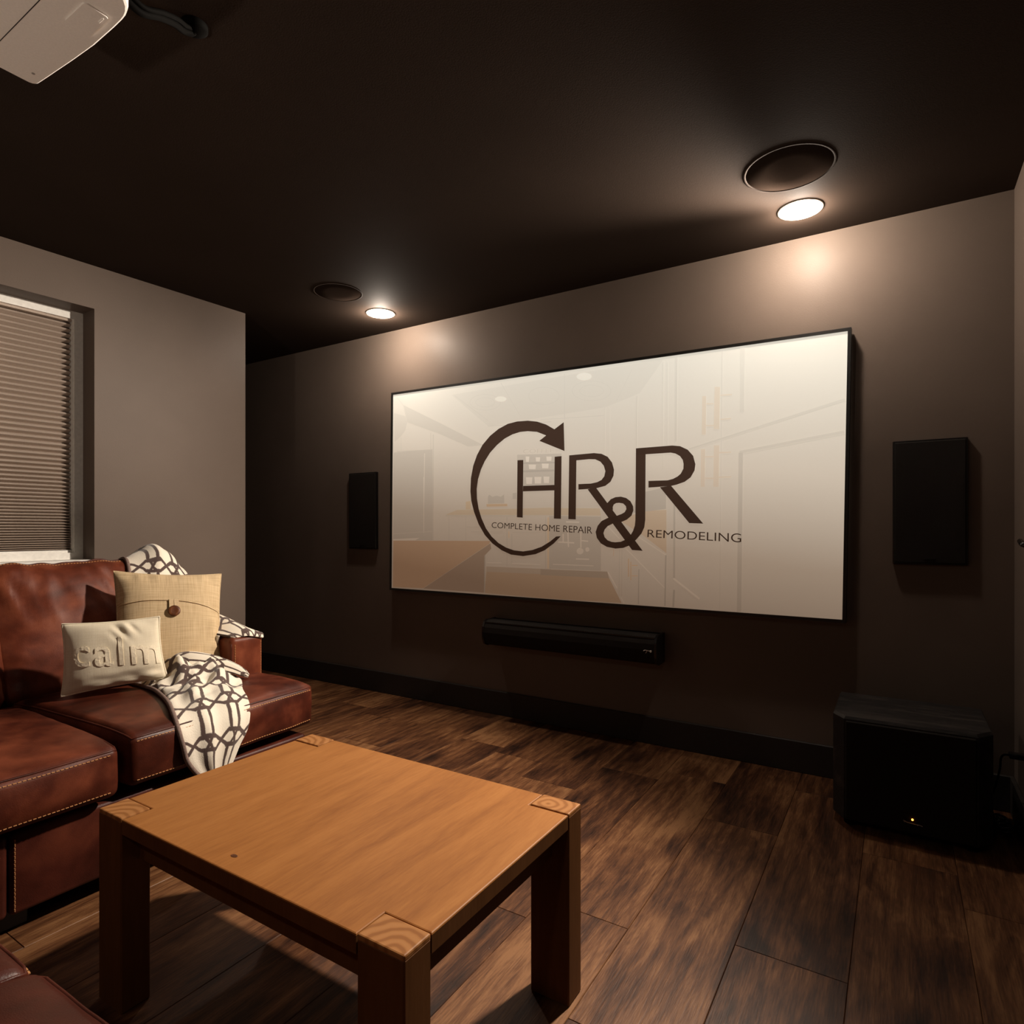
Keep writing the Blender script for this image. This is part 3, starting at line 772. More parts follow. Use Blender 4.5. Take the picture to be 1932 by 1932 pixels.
 ((0.95, 0.95, 0.95), [(-0.808, 0.58), (-0.559, 0.404), (-0.555, 0.408), (-0.804, 0.584)]),
 ((1.08, 1.08, 1.08), [(-0.426, 0.519), (-0.428, 0.524), (-0.434, 0.529), (-0.443, 0.533), (-0.454, 0.537), (-0.466, 0.539), (-0.479, 0.54), (-0.49, 0.539), (-0.499, 0.536), (-0.505, 0.533), (-0.507, 0.528), (-0.505, 0.523), (-0.499, 0.518), (-0.49, 0.514), (-0.479, 0.51), (-0.466, 0.508), (-0.454, 0.507), (-0.443, 0.508), (-0.434, 0.511), (-0.428, 0.515)]),
 ((1.08, 1.08, 1.08), [(0.117, 0.58), (0.115, 0.586), (0.109, 0.593), (0.099, 0.598), (0.086, 0.603), (0.072, 0.606), (0.058, 0.606), (0.046, 0.605), (0.036, 0.602), (0.029, 0.597), (0.027, 0.591), (0.029, 0.585), (0.036, 0.578), (0.046, 0.573), (0.058, 0.568), (0.072, 0.565), (0.086, 0.565), (0.099, 0.566), (0.109, 0.569), (0.115, 0.574)]),
 ((0.93, 0.93, 0.93), [(-1.223, 0.568), (-0.896, 0.412), (-0.59, 0.261), (-0.705, 0.262), (-0.942, 0.364), (-1.188, 0.453)]),
 ((0.95, 0.95, 0.95), [(-1.308, 0.525), (-1.202, 0.493), (-1.191, 0.455), (-1.209, 0.403), (-1.245, 0.368), (-1.302, 0.334)]),
 ((0.95, 0.95, 0.95), [(-1.283, 0.624), (-1.229, 0.567), (-1.224, 0.569), (-1.278, 0.626)]),
 ((0.95, 0.95, 0.95), [(-1.229, 0.568), (-1.194, 0.454), (-1.188, 0.455), (-1.224, 0.568)]),
 ((0.91, 0.91, 0.91), [(-1.31, 0.264), (-0.982, 0.264), (-0.978, -0.111), (-0.982, -0.312), (-1.313, -0.31)]),
 ((0.96, 0.96, 0.96), [(-1.247, 0.363), (-1.247, 0.271), (-1.242, 0.271), (-1.242, 0.362)]),
 ((0.93, 0.93, 0.93), [(-1.28, 0.266), (-0.995, 0.26), (-0.995, 0.264), (-1.281, 0.271)]),
 ((0.95, 0.95, 0.95), [(-0.998, 0.369), (-0.998, 0.262), (-0.992, 0.262), (-0.992, 0.369)]),
 ((0.94, 0.94, 0.94), [(-0.979, 0.357), (-0.979, -0.111), (-0.971, -0.111), (-0.971, 0.356)]),
 ((1.05, 1.05, 1.05), [(-1.048, 0.242), (-1.055, -0.11), (-1.05, -0.11), (-1.043, 0.242)]),
 ((1.05, 1.05, 1.05), [(-1.055, 0.092), (-1.055, -0.266), (-1.05, -0.266), (-1.05, 0.091)]),
 ((0.93, 0.93, 0.93), [(-0.982, 0.088), (-0.982, -0.312), (-0.974, -0.312), (-0.974, 0.088)]),
 ((1.08, 1.08, 1.08), [(-1.313, -0.307), (-1.087, -0.297), (-1.125, -0.313), (-1.313, -0.317)]),
 ((0.97, 0.97, 0.97), [(-1.313, -0.274), (-0.988, -0.257), (-0.989, -0.253), (-1.313, -0.27)]),
 ((0.98, 0.93, 0.85), [(-0.876, -0.152), (-0.787, -0.123), (-0.353, -0.123), (-0.13, -0.12), (-0.13, -0.162)]),
 ((0.98, 0.93, 0.85), [(-0.156, -0.122), (0.164, -0.13), (0.171, -0.169), (-0.198, -0.161)]),
 ((0.93, 0.93, 0.93), [(-0.876, -0.16), (-0.364, -0.166), (-0.364, -0.161), (-0.876, -0.155)]),
 ((0.94, 0.94, 0.94), [(-0.853, -0.163), (-0.853, -0.311), (-0.848, -0.311), (-0.848, -0.163)]),
 ((0.94, 0.94, 0.94), [(-0.723, -0.164), (-0.723, -0.31), (-0.719, -0.31), (-0.719, -0.164)]),
 ((0.93, 0.93, 0.93), [(-0.426, -0.167), (-0.426, -0.458), (-0.421, -0.458), (-0.421, -0.167)]),
 ((0.93, 0.93, 0.93), [(-0.168, -0.17), (-0.168, -0.462), (-0.163, -0.461), (-0.163, -0.17)]),
 ((0.94, 0.94, 0.94), [(-0.715, -0.23), (-0.426, -0.23), (-0.426, -0.226), (-0.715, -0.226)]),
 ((0.94, 0.94, 0.94), [(-0.681, -0.259), (-0.449, -0.258), (-0.449, -0.254), (-0.681, -0.255)]),
 ((0.94, 0.94, 0.94), [(-0.387, -0.261), (-0.2, -0.262), (-0.2, -0.259), (-0.387, -0.257)]),
 ((0.94, 0.94, 0.94), [(-0.392, -0.268), (-0.392, -0.44), (-0.387, -0.44), (-0.387, -0.268)]),
 ((1.07, 1.07, 1.07), [(-0.566, -0.443), (-0.461, -0.442), (-0.461, -0.437), (-0.566, -0.438)]),
 ((1.07, 1.07, 1.07), [(-0.39, -0.443), (-0.2, -0.443), (-0.2, -0.439), (-0.389, -0.438)]),
 ((1.05, 0.97, 0.86), [(-0.414, -0.254), (-0.414, -0.292), (-0.406, -0.292), (-0.406, -0.254)]),
 ((1.05, 0.97, 0.86), [(-0.154, -0.179), (-0.154, -0.463), (-0.144, -0.463), (-0.144, -0.18)]),
 ((1.0, 0.93, 0.82), [(-0.721, -0.074), (-0.684, -0.07), (-0.684, -0.12), (-0.721, -0.121)]),
 ((0.9, 0.9, 0.9), [(-0.557, -0.048), (-0.548, -0.036), (-0.525, -0.049), (-0.495, -0.043), (-0.466, -0.051), (-0.443, -0.037), (-0.441, -0.09), (-0.557, -0.09)]),
 ((0.97, 0.86, 0.74), [(-0.569, -0.092), (-0.421, -0.093), (-0.421, -0.107), (-0.566, -0.107)]),
 ((0.9, 0.9, 0.9), [(-0.384, -0.032), (-0.356, -0.03), (-0.356, -0.067), (-0.384, -0.066)]),
 ((0.92, 0.79, 0.68), [(-1.313, -0.317), (-0.539, -0.311), (-0.548, -0.328), (-1.056, -0.618), (-1.317, -0.623)]),
 ((0.76, 0.69, 0.64), [(-0.539, -0.325), (-0.534, -0.357), (-0.581, -0.399), (-0.584, -0.621), (-1.056, -0.62)]),
 ((0.86, 0.86, 0.86), [(-0.583, -0.397), (-0.586, -0.621), (-0.577, -0.621), (-0.575, -0.397)]),
 ((0.88, 0.84, 0.8), [(-0.569, -0.463), (-0.166, -0.465), (-0.13, -0.465), (-0.13, -0.495), (-0.569, -0.495)]),
 ((0.88, 0.79, 0.7), [(-0.569, -0.495), (-0.13, -0.495), (-0.198, -0.5), (0.218, -0.501), (0.288, -0.627), (-0.198, -0.63), (-0.58, -0.622)]),
 ((0.8, 0.76, 0.72), [(-0.198, -0.467), (0.207, -0.466), (0.218, -0.501), (-0.198, -0.5)]),
 ((0.9, 0.9, 0.9), [(-0.143, -0.166), (0.171, -0.174), (0.171, -0.463), (-0.143, -0.462)]),
 ((1.07, 1.07, 1.07), [(-0.12, -0.439), (0.128, -0.44), (0.128, -0.436), (-0.119, -0.435)]),
 ((1.05, 0.97, 0.86), [(-0.153, -0.175), (-0.154, -0.463), (-0.145, -0.463), (-0.143, -0.175)]),
 ((1.06, 1.06, 1.06), [(-0.059, -0.267), (-0.059, -0.312), (-0.051, -0.312), (-0.051, -0.267)]),
 ((1.06, 1.06, 1.06), [(-0.086, -0.316), (0.013, -0.32), (0.013, -0.312), (-0.086, -0.309)]),
 ((1.06, 1.06, 1.06), [(-0.031, -0.235), (-0.026, -0.339), (-0.018, -0.339), (-0.023, -0.235)]),
 ((1.06, 1.06, 1.06), [(0.049, -0.235), (0.049, -0.342), (0.057, -0.342), (0.057, -0.235)]),
 ((1.06, 1.06, 1.06), [(0.052, -0.306), (0.096, -0.31), (0.097, -0.303), (0.053, -0.299)]),
 ((1.06, 1.06, 1.06), [(-0.037, -0.205), (0.043, -0.207), (0.043, -0.2), (-0.037, -0.197)]),
 ((1.06, 1.06, 1.06), [(0.023, -0.407), (0.102, -0.407), (0.102, -0.4), (0.023, -0.4)]),
 ((1.05, 1.05, 1.05), [(0.069, -0.36), (0.066, -0.351), (0.058, -0.345), (0.048, -0.342), (0.037, -0.345), (0.03, -0.352), (0.027, -0.361), (0.03, -0.37), (0.037, -0.376), (0.048, -0.378), (0.058, -0.376), (0.066, -0.369)]),
 ((1.05, 1.05, 1.05), [(0.104, -0.35), (0.103, -0.344), (0.098, -0.34), (0.092, -0.338), (0.086, -0.34), (0.081, -0.345), (0.08, -0.351), (0.081, -0.357), (0.086, -0.362), (0.092, -0.363), (0.098, -0.361), (0.103, -0.357)]),
 ((0.97, 0.9, 0.82), [(0.286, -0.201), (0.335, -0.171), (0.428, -0.147), (0.527, -0.144), (0.527, -0.362), (0.411, -0.277)]),
 ((0.88, 0.88, 0.88), [(0.376, -0.057), (0.472, -0.039), (0.525, -0.024), (0.525, -0.14), (0.34, -0.158)]),
 ((0.93, 0.93, 0.93), [(0.274, -0.347), (0.272, -0.594), (0.276, -0.593), (0.278, -0.347)]),
 ((0.94, 0.94, 0.94), [(0.288, -0.351), (0.286, -0.593), (0.29, -0.593), (0.292, -0.351)]),
 ((1.08, 1.08, 1.08), [(0.205, -0.223), (0.275, -0.293), (0.278, -0.29), (0.208, -0.221)]),
 ((1.08, 1.08, 1.08), [(0.311, -0.344), (0.517, -0.539), (0.52, -0.536), (0.314, -0.341)]),
 ((1.07, 1.07, 1.07), [(0.374, -0.279), (0.522, -0.372), (0.524, -0.368), (0.377, -0.276)]),
 ((0.85, 0.85, 0.85), [(0.52, -0.372), (0.516, -0.627), (0.523, -0.627), (0.528, -0.372)]),
 ((0.86, 0.86, 0.86), [(0.38, -0.447), (0.377, -0.628), (0.383, -0.627), (0.385, -0.447)]),
 ((1.1, 1.1, 1.1), [(0.209, -0.47), (0.26, -0.552), (0.265, -0.549), (0.214, -0.467)]),
 ((1.08, 1.08, 1.08), [(0.281, -0.599), (0.301, -0.63), (0.306, -0.627), (0.286, -0.596)]),
 ((1.0, 0.9, 0.8), [(0.323, -0.394), (0.323, -0.488), (0.33, -0.488), (0.33, -0.393)]),
 ((1.0, 0.9, 0.8), [(0.336, -0.41), (0.336, -0.504), (0.342, -0.504), (0.342, -0.41)]),
 ((1.04, 0.9, 0.76), [(0.344, -0.431), (0.376, -0.43), (0.376, -0.426), (0.344, -0.427)]),
 ((1.04, 0.9, 0.76), [(0.344, -0.485), (0.376, -0.483), (0.376, -0.48), (0.344, -0.481)]),
 ((1.0, 0.92, 0.84), [(0.242, -0.344), (0.241, -0.383), (0.245, -0.383), (0.246, -0.344)]),
 ((0.88, 0.88, 0.88), [(0.563, -0.055), (0.561, -0.486), (0.571, -0.486), (0.573, -0.055)]),
 ((0.85, 0.85, 0.85), [(0.561, -0.544), (0.557, -0.63), (0.567, -0.63), (0.571, -0.544)]),
 ((1.1, 1.1, 1.1), [(0.56, -0.49), (0.69, -0.585), (0.694, -0.578), (0.565, -0.483)]),
 ((0.95, 0.95, 0.95), [(0.191, 0.406), (0.188, 0.144), (0.192, 0.143), (0.195, 0.406)]),
 ((0.95, 0.95, 0.95), [(0.217, 0.395), (0.217, 0.164), (0.22, 0.163), (0.22, 0.394)]),
 ((0.95, 0.95, 0.95), [(0.369, 0.447), (0.366, 0.179), (0.372, 0.179), (0.375, 0.446)]),
 ((0.96, 0.96, 0.96), [(0.509, 0.601), (0.506, 0.062), (0.509, 0.062), (0.513, 0.6)]),
 ((0.96, 0.96, 0.96), [(0.532, 0.598), (0.532, 0.18), (0.535, 0.18), (0.535, 0.597)]),
 ((0.95, 0.95, 0.95), [(0.574, 0.62), (0.57, 0.196), (0.58, 0.195), (0.584, 0.619)]),
 ((0.95, 0.95, 0.95), [(0.799, 0.617), (0.786, -0.627), (0.789, -0.627), (0.802, 0.617)]),
 ((0.96, 0.96, 0.96), [(0.884, 0.617), (0.88, 0.311), (0.9, 0.309), (0.903, 0.614)]),
 ((0.94, 0.94, 0.94), [(0.641, 0.149), (1.319, 0.32), (1.317, 0.328), (0.639, 0.157)]),
 ((0.94, 0.94, 0.94), [(0.881, 0.115), (1.317, 0.176), (1.315, 0.189), (0.878, 0.129)]),
 ((0.9, 0.9, 0.9), [(0.875, 0.121), (0.867, -0.633), (0.887, -0.631), (0.895, 0.119)]),
 ((0.99, 0.95, 0.91), [(0.705, 0.407), (0.703, 0.22), (0.722, 0.219), (0.724, 0.405)]),
 ((0.99, 0.95, 0.91), [(0.764, 0.445), (0.76, 0.242), (0.786, 0.239), (0.79, 0.441)]),
 ((0.99, 0.95, 0.91), [(0.699, 0.149), (0.698, -0.034), (0.717, -0.035), (0.719, 0.148)]),
 ((0.99, 0.95, 0.91), [(0.761, 0.164), (0.758, -0.036), (0.783, -0.037), (0.786, 0.162)]),
 ((0.99, 0.95, 0.91), [(0.726, 0.364), (0.759, 0.361), (0.759, 0.367), (0.726, 0.371)]),
 ((0.99, 0.95, 0.91), [(0.792, 0.398), (0.845, 0.395), (0.844, 0.402), (0.791, 0.404)]),
 ((0.99, 0.95, 0.91), [(0.792, 0.282), (0.841, 0.282), (0.841, 0.288), (0.791, 0.289)]),
 ((0.99, 0.95, 0.91), [(0.722, 0.259), (0.762, 0.255), (0.762, 0.262), (0.722, 0.265)]),
 ((0.99, 0.95, 0.91), [(0.719, 0.107), (0.759, 0.105), (0.759, 0.112), (0.719, 0.114)]),
 ((0.99, 0.95, 0.91), [(0.784, 0.123), (0.841, 0.122), (0.841, 0.128), (0.784, 0.13)]),
 ((0.99, 0.95, 0.91), [(0.719, 0.003), (0.759, 0.001), (0.759, 0.008), (0.719, 0.01)]),
 ((0.99, 0.95, 0.91), [(0.784, 0.005), (0.841, 0.005), (0.841, 0.011), (0.784, 0.012)]),
 ((0.9, 0.9, 0.9), [(-0.353, 0.189), (-0.064, 0.178), (-0.064, 0.003), (-0.353, 0.005)]),
 ((0.82, 0.82, 0.82), [(-0.353, 0.135), (-0.064, 0.124), (-0.064, 0.132), (-0.353, 0.143)]),
 ((0.82, 0.82, 0.82), [(-0.312, 0.085), (-0.112, 0.081), (-0.112, 0.092), (-0.312, 0.096)]),
 ((1.1, 1.1, 1.1), [(-0.296, 0.175), (-0.271, 0.173), (-0.274, 0.143), (-0.293, 0.144)]),
 ((1.1, 1.1, 1.1), [(-0.23, 0.167), (-0.2, 0.165), (-0.203, 0.141), (-0.227, 0.143)]),
 ((1.1, 1.1, 1.1), [(-0.161, 0.167), (-0.127, 0.164), (-0.129, 0.141), (-0.158, 0.142)]),
 ((1.1, 1.1, 1.1), [(-0.276, 0.128), (-0.228, 0.125), (-0.231, 0.099), (-0.273, 0.102)]),
 ((1.1, 1.1, 1.1), [(-0.19, 0.129), (-0.145, 0.126), (-0.148, 0.1), (-0.187, 0.102)]),
 ((1.1, 1.1, 1.1), [(-0.294, 0.056), (-0.251, 0.054), (-0.254, 0.017), (-0.291, 0.018)]),
 ((1.1, 1.1, 1.1), [(-0.238, 0.056), (-0.192, 0.054), (-0.195, 0.016), (-0.235, 0.018)]),
 ((1.1, 1.1, 1.1), [(-0.179, 0.055), (-0.141, 0.053), (-0.144, 0.017), (-0.176, 0.019)])
]
LOGO = [
 [(-0.069, -0.28), (-0.112, -0.32), (-0.136, -0.31), (-0.098, -0.282)],
 [(-0.112, -0.32), (-0.171, -0.36), (-0.19, -0.34), (-0.136, -0.31)],
 [(-0.171, -0.36), (-0.23, -0.383), (-0.251, -0.36), (-0.19, -0.34)],
 [(-0.23, -0.383), (-0.312, -0.396), (-0.312, -0.369), (-0.251, -0.36)],
 [(-0.312, -0.396), (-0.395, -0.389), (-0.374, -0.364), (-0.312, -0.369)],
 [(-0.395, -0.389), (-0.459, -0.365), (-0.427, -0.349), (-0.374, -0.364)],
 [(-0.459, -0.365), (-0.524, -0.326), (-0.481, -0.323), (-0.427, -0.349)],
 [(-0.524, -0.326), (-0.579, -0.276), (-0.53, -0.285), (-0.481, -0.323)],
 [(-0.579, -0.276), (-0.624, -0.211), (-0.571, -0.236), (-0.53, -0.285)],
 [(-0.624, -0.211), (-0.658, -0.137), (-0.604, -0.174), (-0.571, -0.236)],
 [(-0.658, -0.137), (-0.678, -0.071), (-0.624, -0.119), (-0.604, -0.174)],
 [(-0.678, -0.071), (-0.685, -0.011), (-0.636, -0.058), (-0.624, -0.119)],
 [(-0.685, -0.011), (-0.681, 0.068), (-0.638, 0.002), (-0.636, -0.058)],
 [(-0.681, 0.068), (-0.664, 0.142), (-0.628, 0.06), (-0.638, 0.002)],
 [(-0.664, 0.142), (-0.636, 0.205), (-0.607, 0.116), (-0.628, 0.06)],
 [(-0.636, 0.205), (-0.596, 0.263), (-0.579, 0.165), (-0.607, 0.116)],
 [(-0.596, 0.263), (-0.541, 0.313), (-0.541, 0.213), (-0.579, 0.165)],
 [(-0.541, 0.313), (-0.481, 0.349), (-0.492, 0.255), (-0.541, 0.213)],
 [(-0.481, 0.349), (-0.416, 0.373), (-0.438, 0.289), (-0.492, 0.255)],
 [(-0.416, 0.373), (-0.353, 0.381), (-0.385, 0.309), (-0.438, 0.289)],
 [(-0.353, 0.381), (-0.281, 0.379), (-0.332, 0.319), (-0.385, 0.309)],
 [(-0.281, 0.379), (-0.22, 0.368), (-0.281, 0.319), (-0.332, 0.319)],
 [(-0.22, 0.368), (-0.161, 0.346), (-0.22, 0.31), (-0.281, 0.319)],
 [(-0.161, 0.346), (-0.109, 0.315), (-0.161, 0.285), (-0.22, 0.31)],
 [(-0.051, 0.349), (-0.046, 0.19), (-0.205, 0.258), (-0.161, 0.285), (-0.109, 0.315)],
 [(-0.35, 0.157), (-0.311, 0.156), (-0.315, -0.175), (-0.354, -0.172)],
 [(-0.312, 0.007), (-0.109, 0.005), (-0.109, -0.025), (-0.313, -0.024)],
 [(-0.107, 0.162), (-0.064, 0.163), (-0.068, -0.184), (-0.112, -0.182)],
 [(-0.017, 0.164), (0.027, 0.165), (0.023, -0.188), (-0.022, -0.186)],
 [(0.026, 0.165), (0.131, 0.167), (0.103, 0.136), (0.026, 0.134)],
 [(0.131, 0.167), (0.175, 0.16), (0.139, 0.133), (0.103, 0.136)],
 [(0.175, 0.16), (0.21, 0.142), (0.168, 0.119), (0.139, 0.133)],
 [(0.21, 0.142), (0.235, 0.11), (0.188, 0.096), (0.168, 0.119)],
 [(0.235, 0.11), (0.246, 0.072), (0.197, 0.067), (0.188, 0.096)],
 [(0.246, 0.072), (0.243, 0.04), (0.191, 0.04), (0.197, 0.067)],
 [(0.243, 0.04), (0.226, 0.009), (0.175, 0.021), (0.191, 0.04)],
 [(0.226, 0.009), (0.197, -0.011), (0.15, 0.01), (0.175, 0.021)],
 [(0.197, -0.011), (0.141, -0.023), (0.113, 0.004), (0.15, 0.01)],
 [(0.141, -0.023), (0.039, -0.026), (0.039, 0.004), (0.113, 0.004)],
 [(0.094, -0.026), (0.143, -0.019), (0.403, -0.352), (0.346, -0.349)],
 [(0.206, -0.105), (0.228, -0.083), (0.239, -0.124), (0.24, -0.142)],
 [(0.228, -0.083), (0.254, -0.073), (0.245, -0.111), (0.239, -0.124)],
 [(0.254, -0.073), (0.284, -0.071), (0.258, -0.104), (0.245, -0.111)],
 [(0.284, -0.071), (0.314, -0.079), (0.275, -0.103), (0.258, -0.104)],
 [(0.314, -0.079), (0.337, -0.096), (0.297, -0.107), (0.275, -0.103)],
 [(0.337, -0.096), (0.351, -0.121), (0.312, -0.121), (0.297, -0.107)],
 [(0.351, -0.121), (0.353, -0.144), (0.315, -0.137), (0.312, -0.121)],
 [(0.353, -0.144), (0.343, -0.171), (0.305, -0.153), (0.315, -0.137)],
 [(0.343, -0.171), (0.318, -0.191), (0.288, -0.162), (0.305, -0.153)],
 [(0.318, -0.191), (0.284, -0.205), (0.258, -0.172), (0.288, -0.162)],
 [(0.284, -0.205), (0.245, -0.209), (0.219, -0.179), (0.258, -0.172)],
 [(0.219, -0.178), (0.175, -0.198), (0.21, -0.225), (0.245, -0.209)],
 [(0.175, -0.198), (0.153, -0.223), (0.193, -0.243), (0.21, -0.225)],
 [(0.153, -0.223), (0.141, -0.256), (0.186, -0.262), (0.193, -0.243)],
 [(0.141, -0.256), (0.148, -0.288), (0.193, -0.284), (0.186, -0.262)],
 [(0.148, -0.288), (0.171, -0.317), (0.21, -0.3), (0.193, -0.284)],
 [(0.171, -0.317), (0.206, -0.335), (0.232, -0.308), (0.21, -0.3)],
 [(0.206, -0.335), (0.254, -0.343), (0.254, -0.31), (0.232, -0.308)],
 [(0.254, -0.343), (0.297, -0.339), (0.284, -0.307), (0.254, -0.31)],
 [(0.297, -0.339), (0.339, -0.323), (0.312, -0.295), (0.284, -0.307)],
 [(0.339, -0.323), (0.372, -0.291), (0.337, -0.273), (0.312, -0.295)],
 [(0.372, -0.291), (0.397, -0.263), (0.351, -0.251), (0.337, -0.273)],
 [(0.397, -0.263), (0.412, -0.231), (0.361, -0.223), (0.351, -0.251)],
 [(0.412, -0.231), (0.417, -0.192), (0.364, -0.195), (0.361, -0.223)],
 [(0.417, -0.192), (0.419, 0.17), (0.367, 0.173), (0.364, -0.195)],
 [(0.367, 0.176), (0.557, 0.177), (0.549, 0.142), (0.367, 0.142)],
 [(0.557, 0.177), (0.596, 0.171), (0.573, 0.136), (0.549, 0.142)],
 [(0.596, 0.171), (0.634, 0.151), (0.596, 0.122), (0.573, 0.136)],
 [(0.634, 0.151), (0.661, 0.119), (0.61, 0.102), (0.596, 0.122)],
 [(0.661, 0.119), (0.672, 0.077), (0.614, 0.082), (0.61, 0.102)],
 [(0.672, 0.077), (0.668, 0.047), (0.613, 0.058), (0.614, 0.082)],
 [(0.668, 0.047), (0.649, 0.014), (0.6, 0.034), (0.613, 0.058)],
 [(0.649, 0.014), (0.619, -0.007), (0.584, 0.021), (0.6, 0.034)],
 [(0.619, -0.007), (0.58, -0.019), (0.561, 0.01), (0.584, 0.021)],
 [(0.58, -0.019), (0.551, -0.025), (0.534, 0.004), (0.561, 0.01)],
 [(0.551, -0.025), (0.434, -0.029), (0.434, 0.005), (0.534, 0.004)],
 [(0.494, -0.029), (0.551, -0.024), (0.71, -0.214), (0.642, -0.211)]
]
SCREEN_TEXT = {'COMPLETE HOME REPAIR': [(-0.53, -0.233), (0.121, -0.266), (0.121, -0.228), (-0.528, -0.2)], 'REMODELING': [(0.428, -0.282), (0.887, -0.304), (0.887, -0.262), (0.43, -0.243)], 'COFFEE': [(-0.312, 0.194), (-0.112, 0.187), (-0.112, 0.208), (-0.312, 0.217)]}

# ------------------------------------------------------------------ projection screen
SY = 3.043
scr = thing('projection_screen', 'wide wall-mounted projection screen in a thin black frame showing a company logo', 'screen', (-1.515, SY, 1.35))
Q = [Vector((p[0] - 1.515, SY, p[1] + 1.35)) for p in SCREEN_QUAD]     # TL TR BR BL
qc = sum(Q, Vector()) / 4
def grow(q, dx, dz):
    return Vector((q.x + (dx if q.x > qc.x else -dx), q.y, q.z + (dz if q.z > qc.z else -dz)))
O = [grow(q, 0.014, 0.014) for q in Q]
b = MB()
for i in range(4):
    j = (i + 1) % 4
    yf, yb = Vector((0, -0.006, 0)), Vector((0, 0.040, 0))
    v = [Q[i] + yf, Q[j] + yf, O[j] + yf, O[i] + yf, Q[i] + yb, Q[j] + yb, O[j] + yb, O[i] + yb]
    b.add(v, [(0, 1, 2, 3), (4, 7, 6, 5), (0, 4, 5, 1), (3, 2, 6, 7), (0, 3, 7, 4), (1, 5, 6, 2)])
b.build('frame', M_BLACK, scr)
b = MB(); b.box((-2.60, SY + 0.035, 0.85), (-2.45, BACK, 1.9)); b.build('wall_bracket', M_BLACK, scr)
b = MB(); b.box((-0.58, SY + 0.035, 0.85), (-0.43, BACK, 1.9)); b.build('wall_bracket', M_BLACK, scr)
v = []; f = []; tints = []
def patch(pts, col, layer):
    n = len(v); v.extend([(p[0] - 1.515, SY - 0.00012 * layer, p[1] + 1.35) for p in pts])
    f.append(tuple(range(n, n + len(pts)))); tints.append(col)
patch(SCREEN_QUAD, (1, 1, 1), 0)
for k, (c, pts) in enumerate(PICTURE):
    patch(pts, c, 2 + k * 0.06)
def text_patch(body, col, layer, offset):
    quad = SCREEN_TEXT[body]                     # BL BR TR TL
    tv, tf = text_mesh(body, offset)
    n = len(v)
    for s_, t_ in tv:
        x = (quad[0][0] * (1 - s_) + quad[1][0] * s_) * (1 - t_) + (quad[3][0] * (1 - s_) + quad[2][0] * s_) * t_
        z = (quad[0][1] * (1 - s_) + quad[1][1] * s_) * (1 - t_) + (quad[3][1] * (1 - s_) + quad[2][1] * s_) * t_
        v.append((x - 1.515, SY - 0.00012 * layer, z + 1.35))
    for q in tf:
        f.append(tuple(i + n for i in q)); tints.append(col)
text_patch('COFFEE', (0.93, 0.92, 0.91), 20, 0.0)
np_ = len(f)
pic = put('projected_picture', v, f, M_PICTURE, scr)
v2, f2, t2 = v, f, tints
at = pic.data.color_attributes.new('tint', 'FLOAT_COLOR', 'CORNER')
for p in pic.data.polygons:
    for li in p.loop_indices:
        at.data[li].color = (*[c_ ** 1.5 for c_ in tints[p.index]], 1)
v = []; f = []; tints = []
INK = (0.085, 0.055, 0.045)
for pts in LOGO:
    patch(pts, INK, 24)
text_patch('COMPLETE HOME REPAIR', INK, 24, -0.004)
text_patch('REMODELING', INK, 24, -0.004)
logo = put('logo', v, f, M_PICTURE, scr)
at = logo.data.color_attributes.new('tint', 'FLOAT_COLOR', 'CORNER')
for p in logo.data.polygons:
    for li in p.loop_indices:
        at.data[li].color = (*tints[p.index], 1)

# ------------------------------------------------------------------ wall speakers, centre speaker, subwoofer
def wall_speaker(x0, x1, z0, z1, label):
    t = thing('wall_speaker', label, 'speaker', ((x0 + x1) / 2, BACK, (z0 + z1) / 2), 'black wall speakers flanking the screen')
    m = MB(); m.bevel_box((x0, BACK - 0.022, z0), (x1, BACK, z1), 0.004, 2); m.build('bezel', M_GLOSS, t)
    m = MB(); m.bevel_box((x0 + 0.007, BACK - 0.025, z0 + 0.007), (x1 - 0.007, BACK - 0.018, z1 - 0.007), 0.003, 1); m.build('grille', M_GRILLE, t)
    c = (x0 + x1) / 2
    m = MB(); m.bevel_box((c - 0.02, BACK - 0.027, z0 + 0.022), (c + 0.02, BACK - 0.0245, z0 + 0.027), 0.0008, 1); m.build('badge', M_GLOSS, t)
wall_speaker(-3.275, -3.012, 0.972, 1.500, 'black rectangular wall speaker left of the projection screen')
wall_speaker(-0.021, 0.238, 0.962, 1.480, 'black rectangular wall speaker right of the projection screen')

cs = thing('centre_speaker', 'long black horizontal centre speaker mounted on the wall under the screen', 'speaker', (-1.535, BACK, 0.505))
prof = [(BACK - 0.004, 0.435), (BACK - 0.09, 0.432), (BACK - 0.118, 0.445), (BACK - 0.130, 0.475), (BACK - 0.133, 0.507), (BACK - 0.130, 0.538), (BACK - 0.118, 0.566), (BACK - 0.09, 0.577), (BACK - 0.004, 0.577)]
b = MB(); b.prism(prof, -2.046, -1.024, 'x'); b.build('cabinet', M_GRILLE, cs)
pc = [(y + (0.0 if y > BACK - 0.01 else -0.003), z + (0.004 if z > 0.505 else -0.004)) for y, z in prof]
for xa, xb in ((-2.058, -2.046), (-1.024, -1.012)):
    b = MB(); b.prism(pc, xa, xb, 'x'); b.build('end_cap', M_GLOSS, cs)
b = MB(); b.tube([(-2.046, BACK - 0.1185, 0.566), (-1.024, BACK - 0.1185, 0.566)], 0.0035, 8); b.build('top_trim', M_GLOSS, cs)
b = MB()
yy = BACK - 0.1345
b.tube([(-1.078, yy, 0.502), (-1.070, yy, 0.507), (-1.058, yy, 0.505), (-1.046, yy, 0.504), (-1.038, yy, 0.506), (-1.036, yy, 0.502)], 0.0021, 6)
b.tube([(-1.060, yy, 0.505), (-1.063, yy, 0.496), (-1.067, yy, 0.492)], 0.0018, 6)
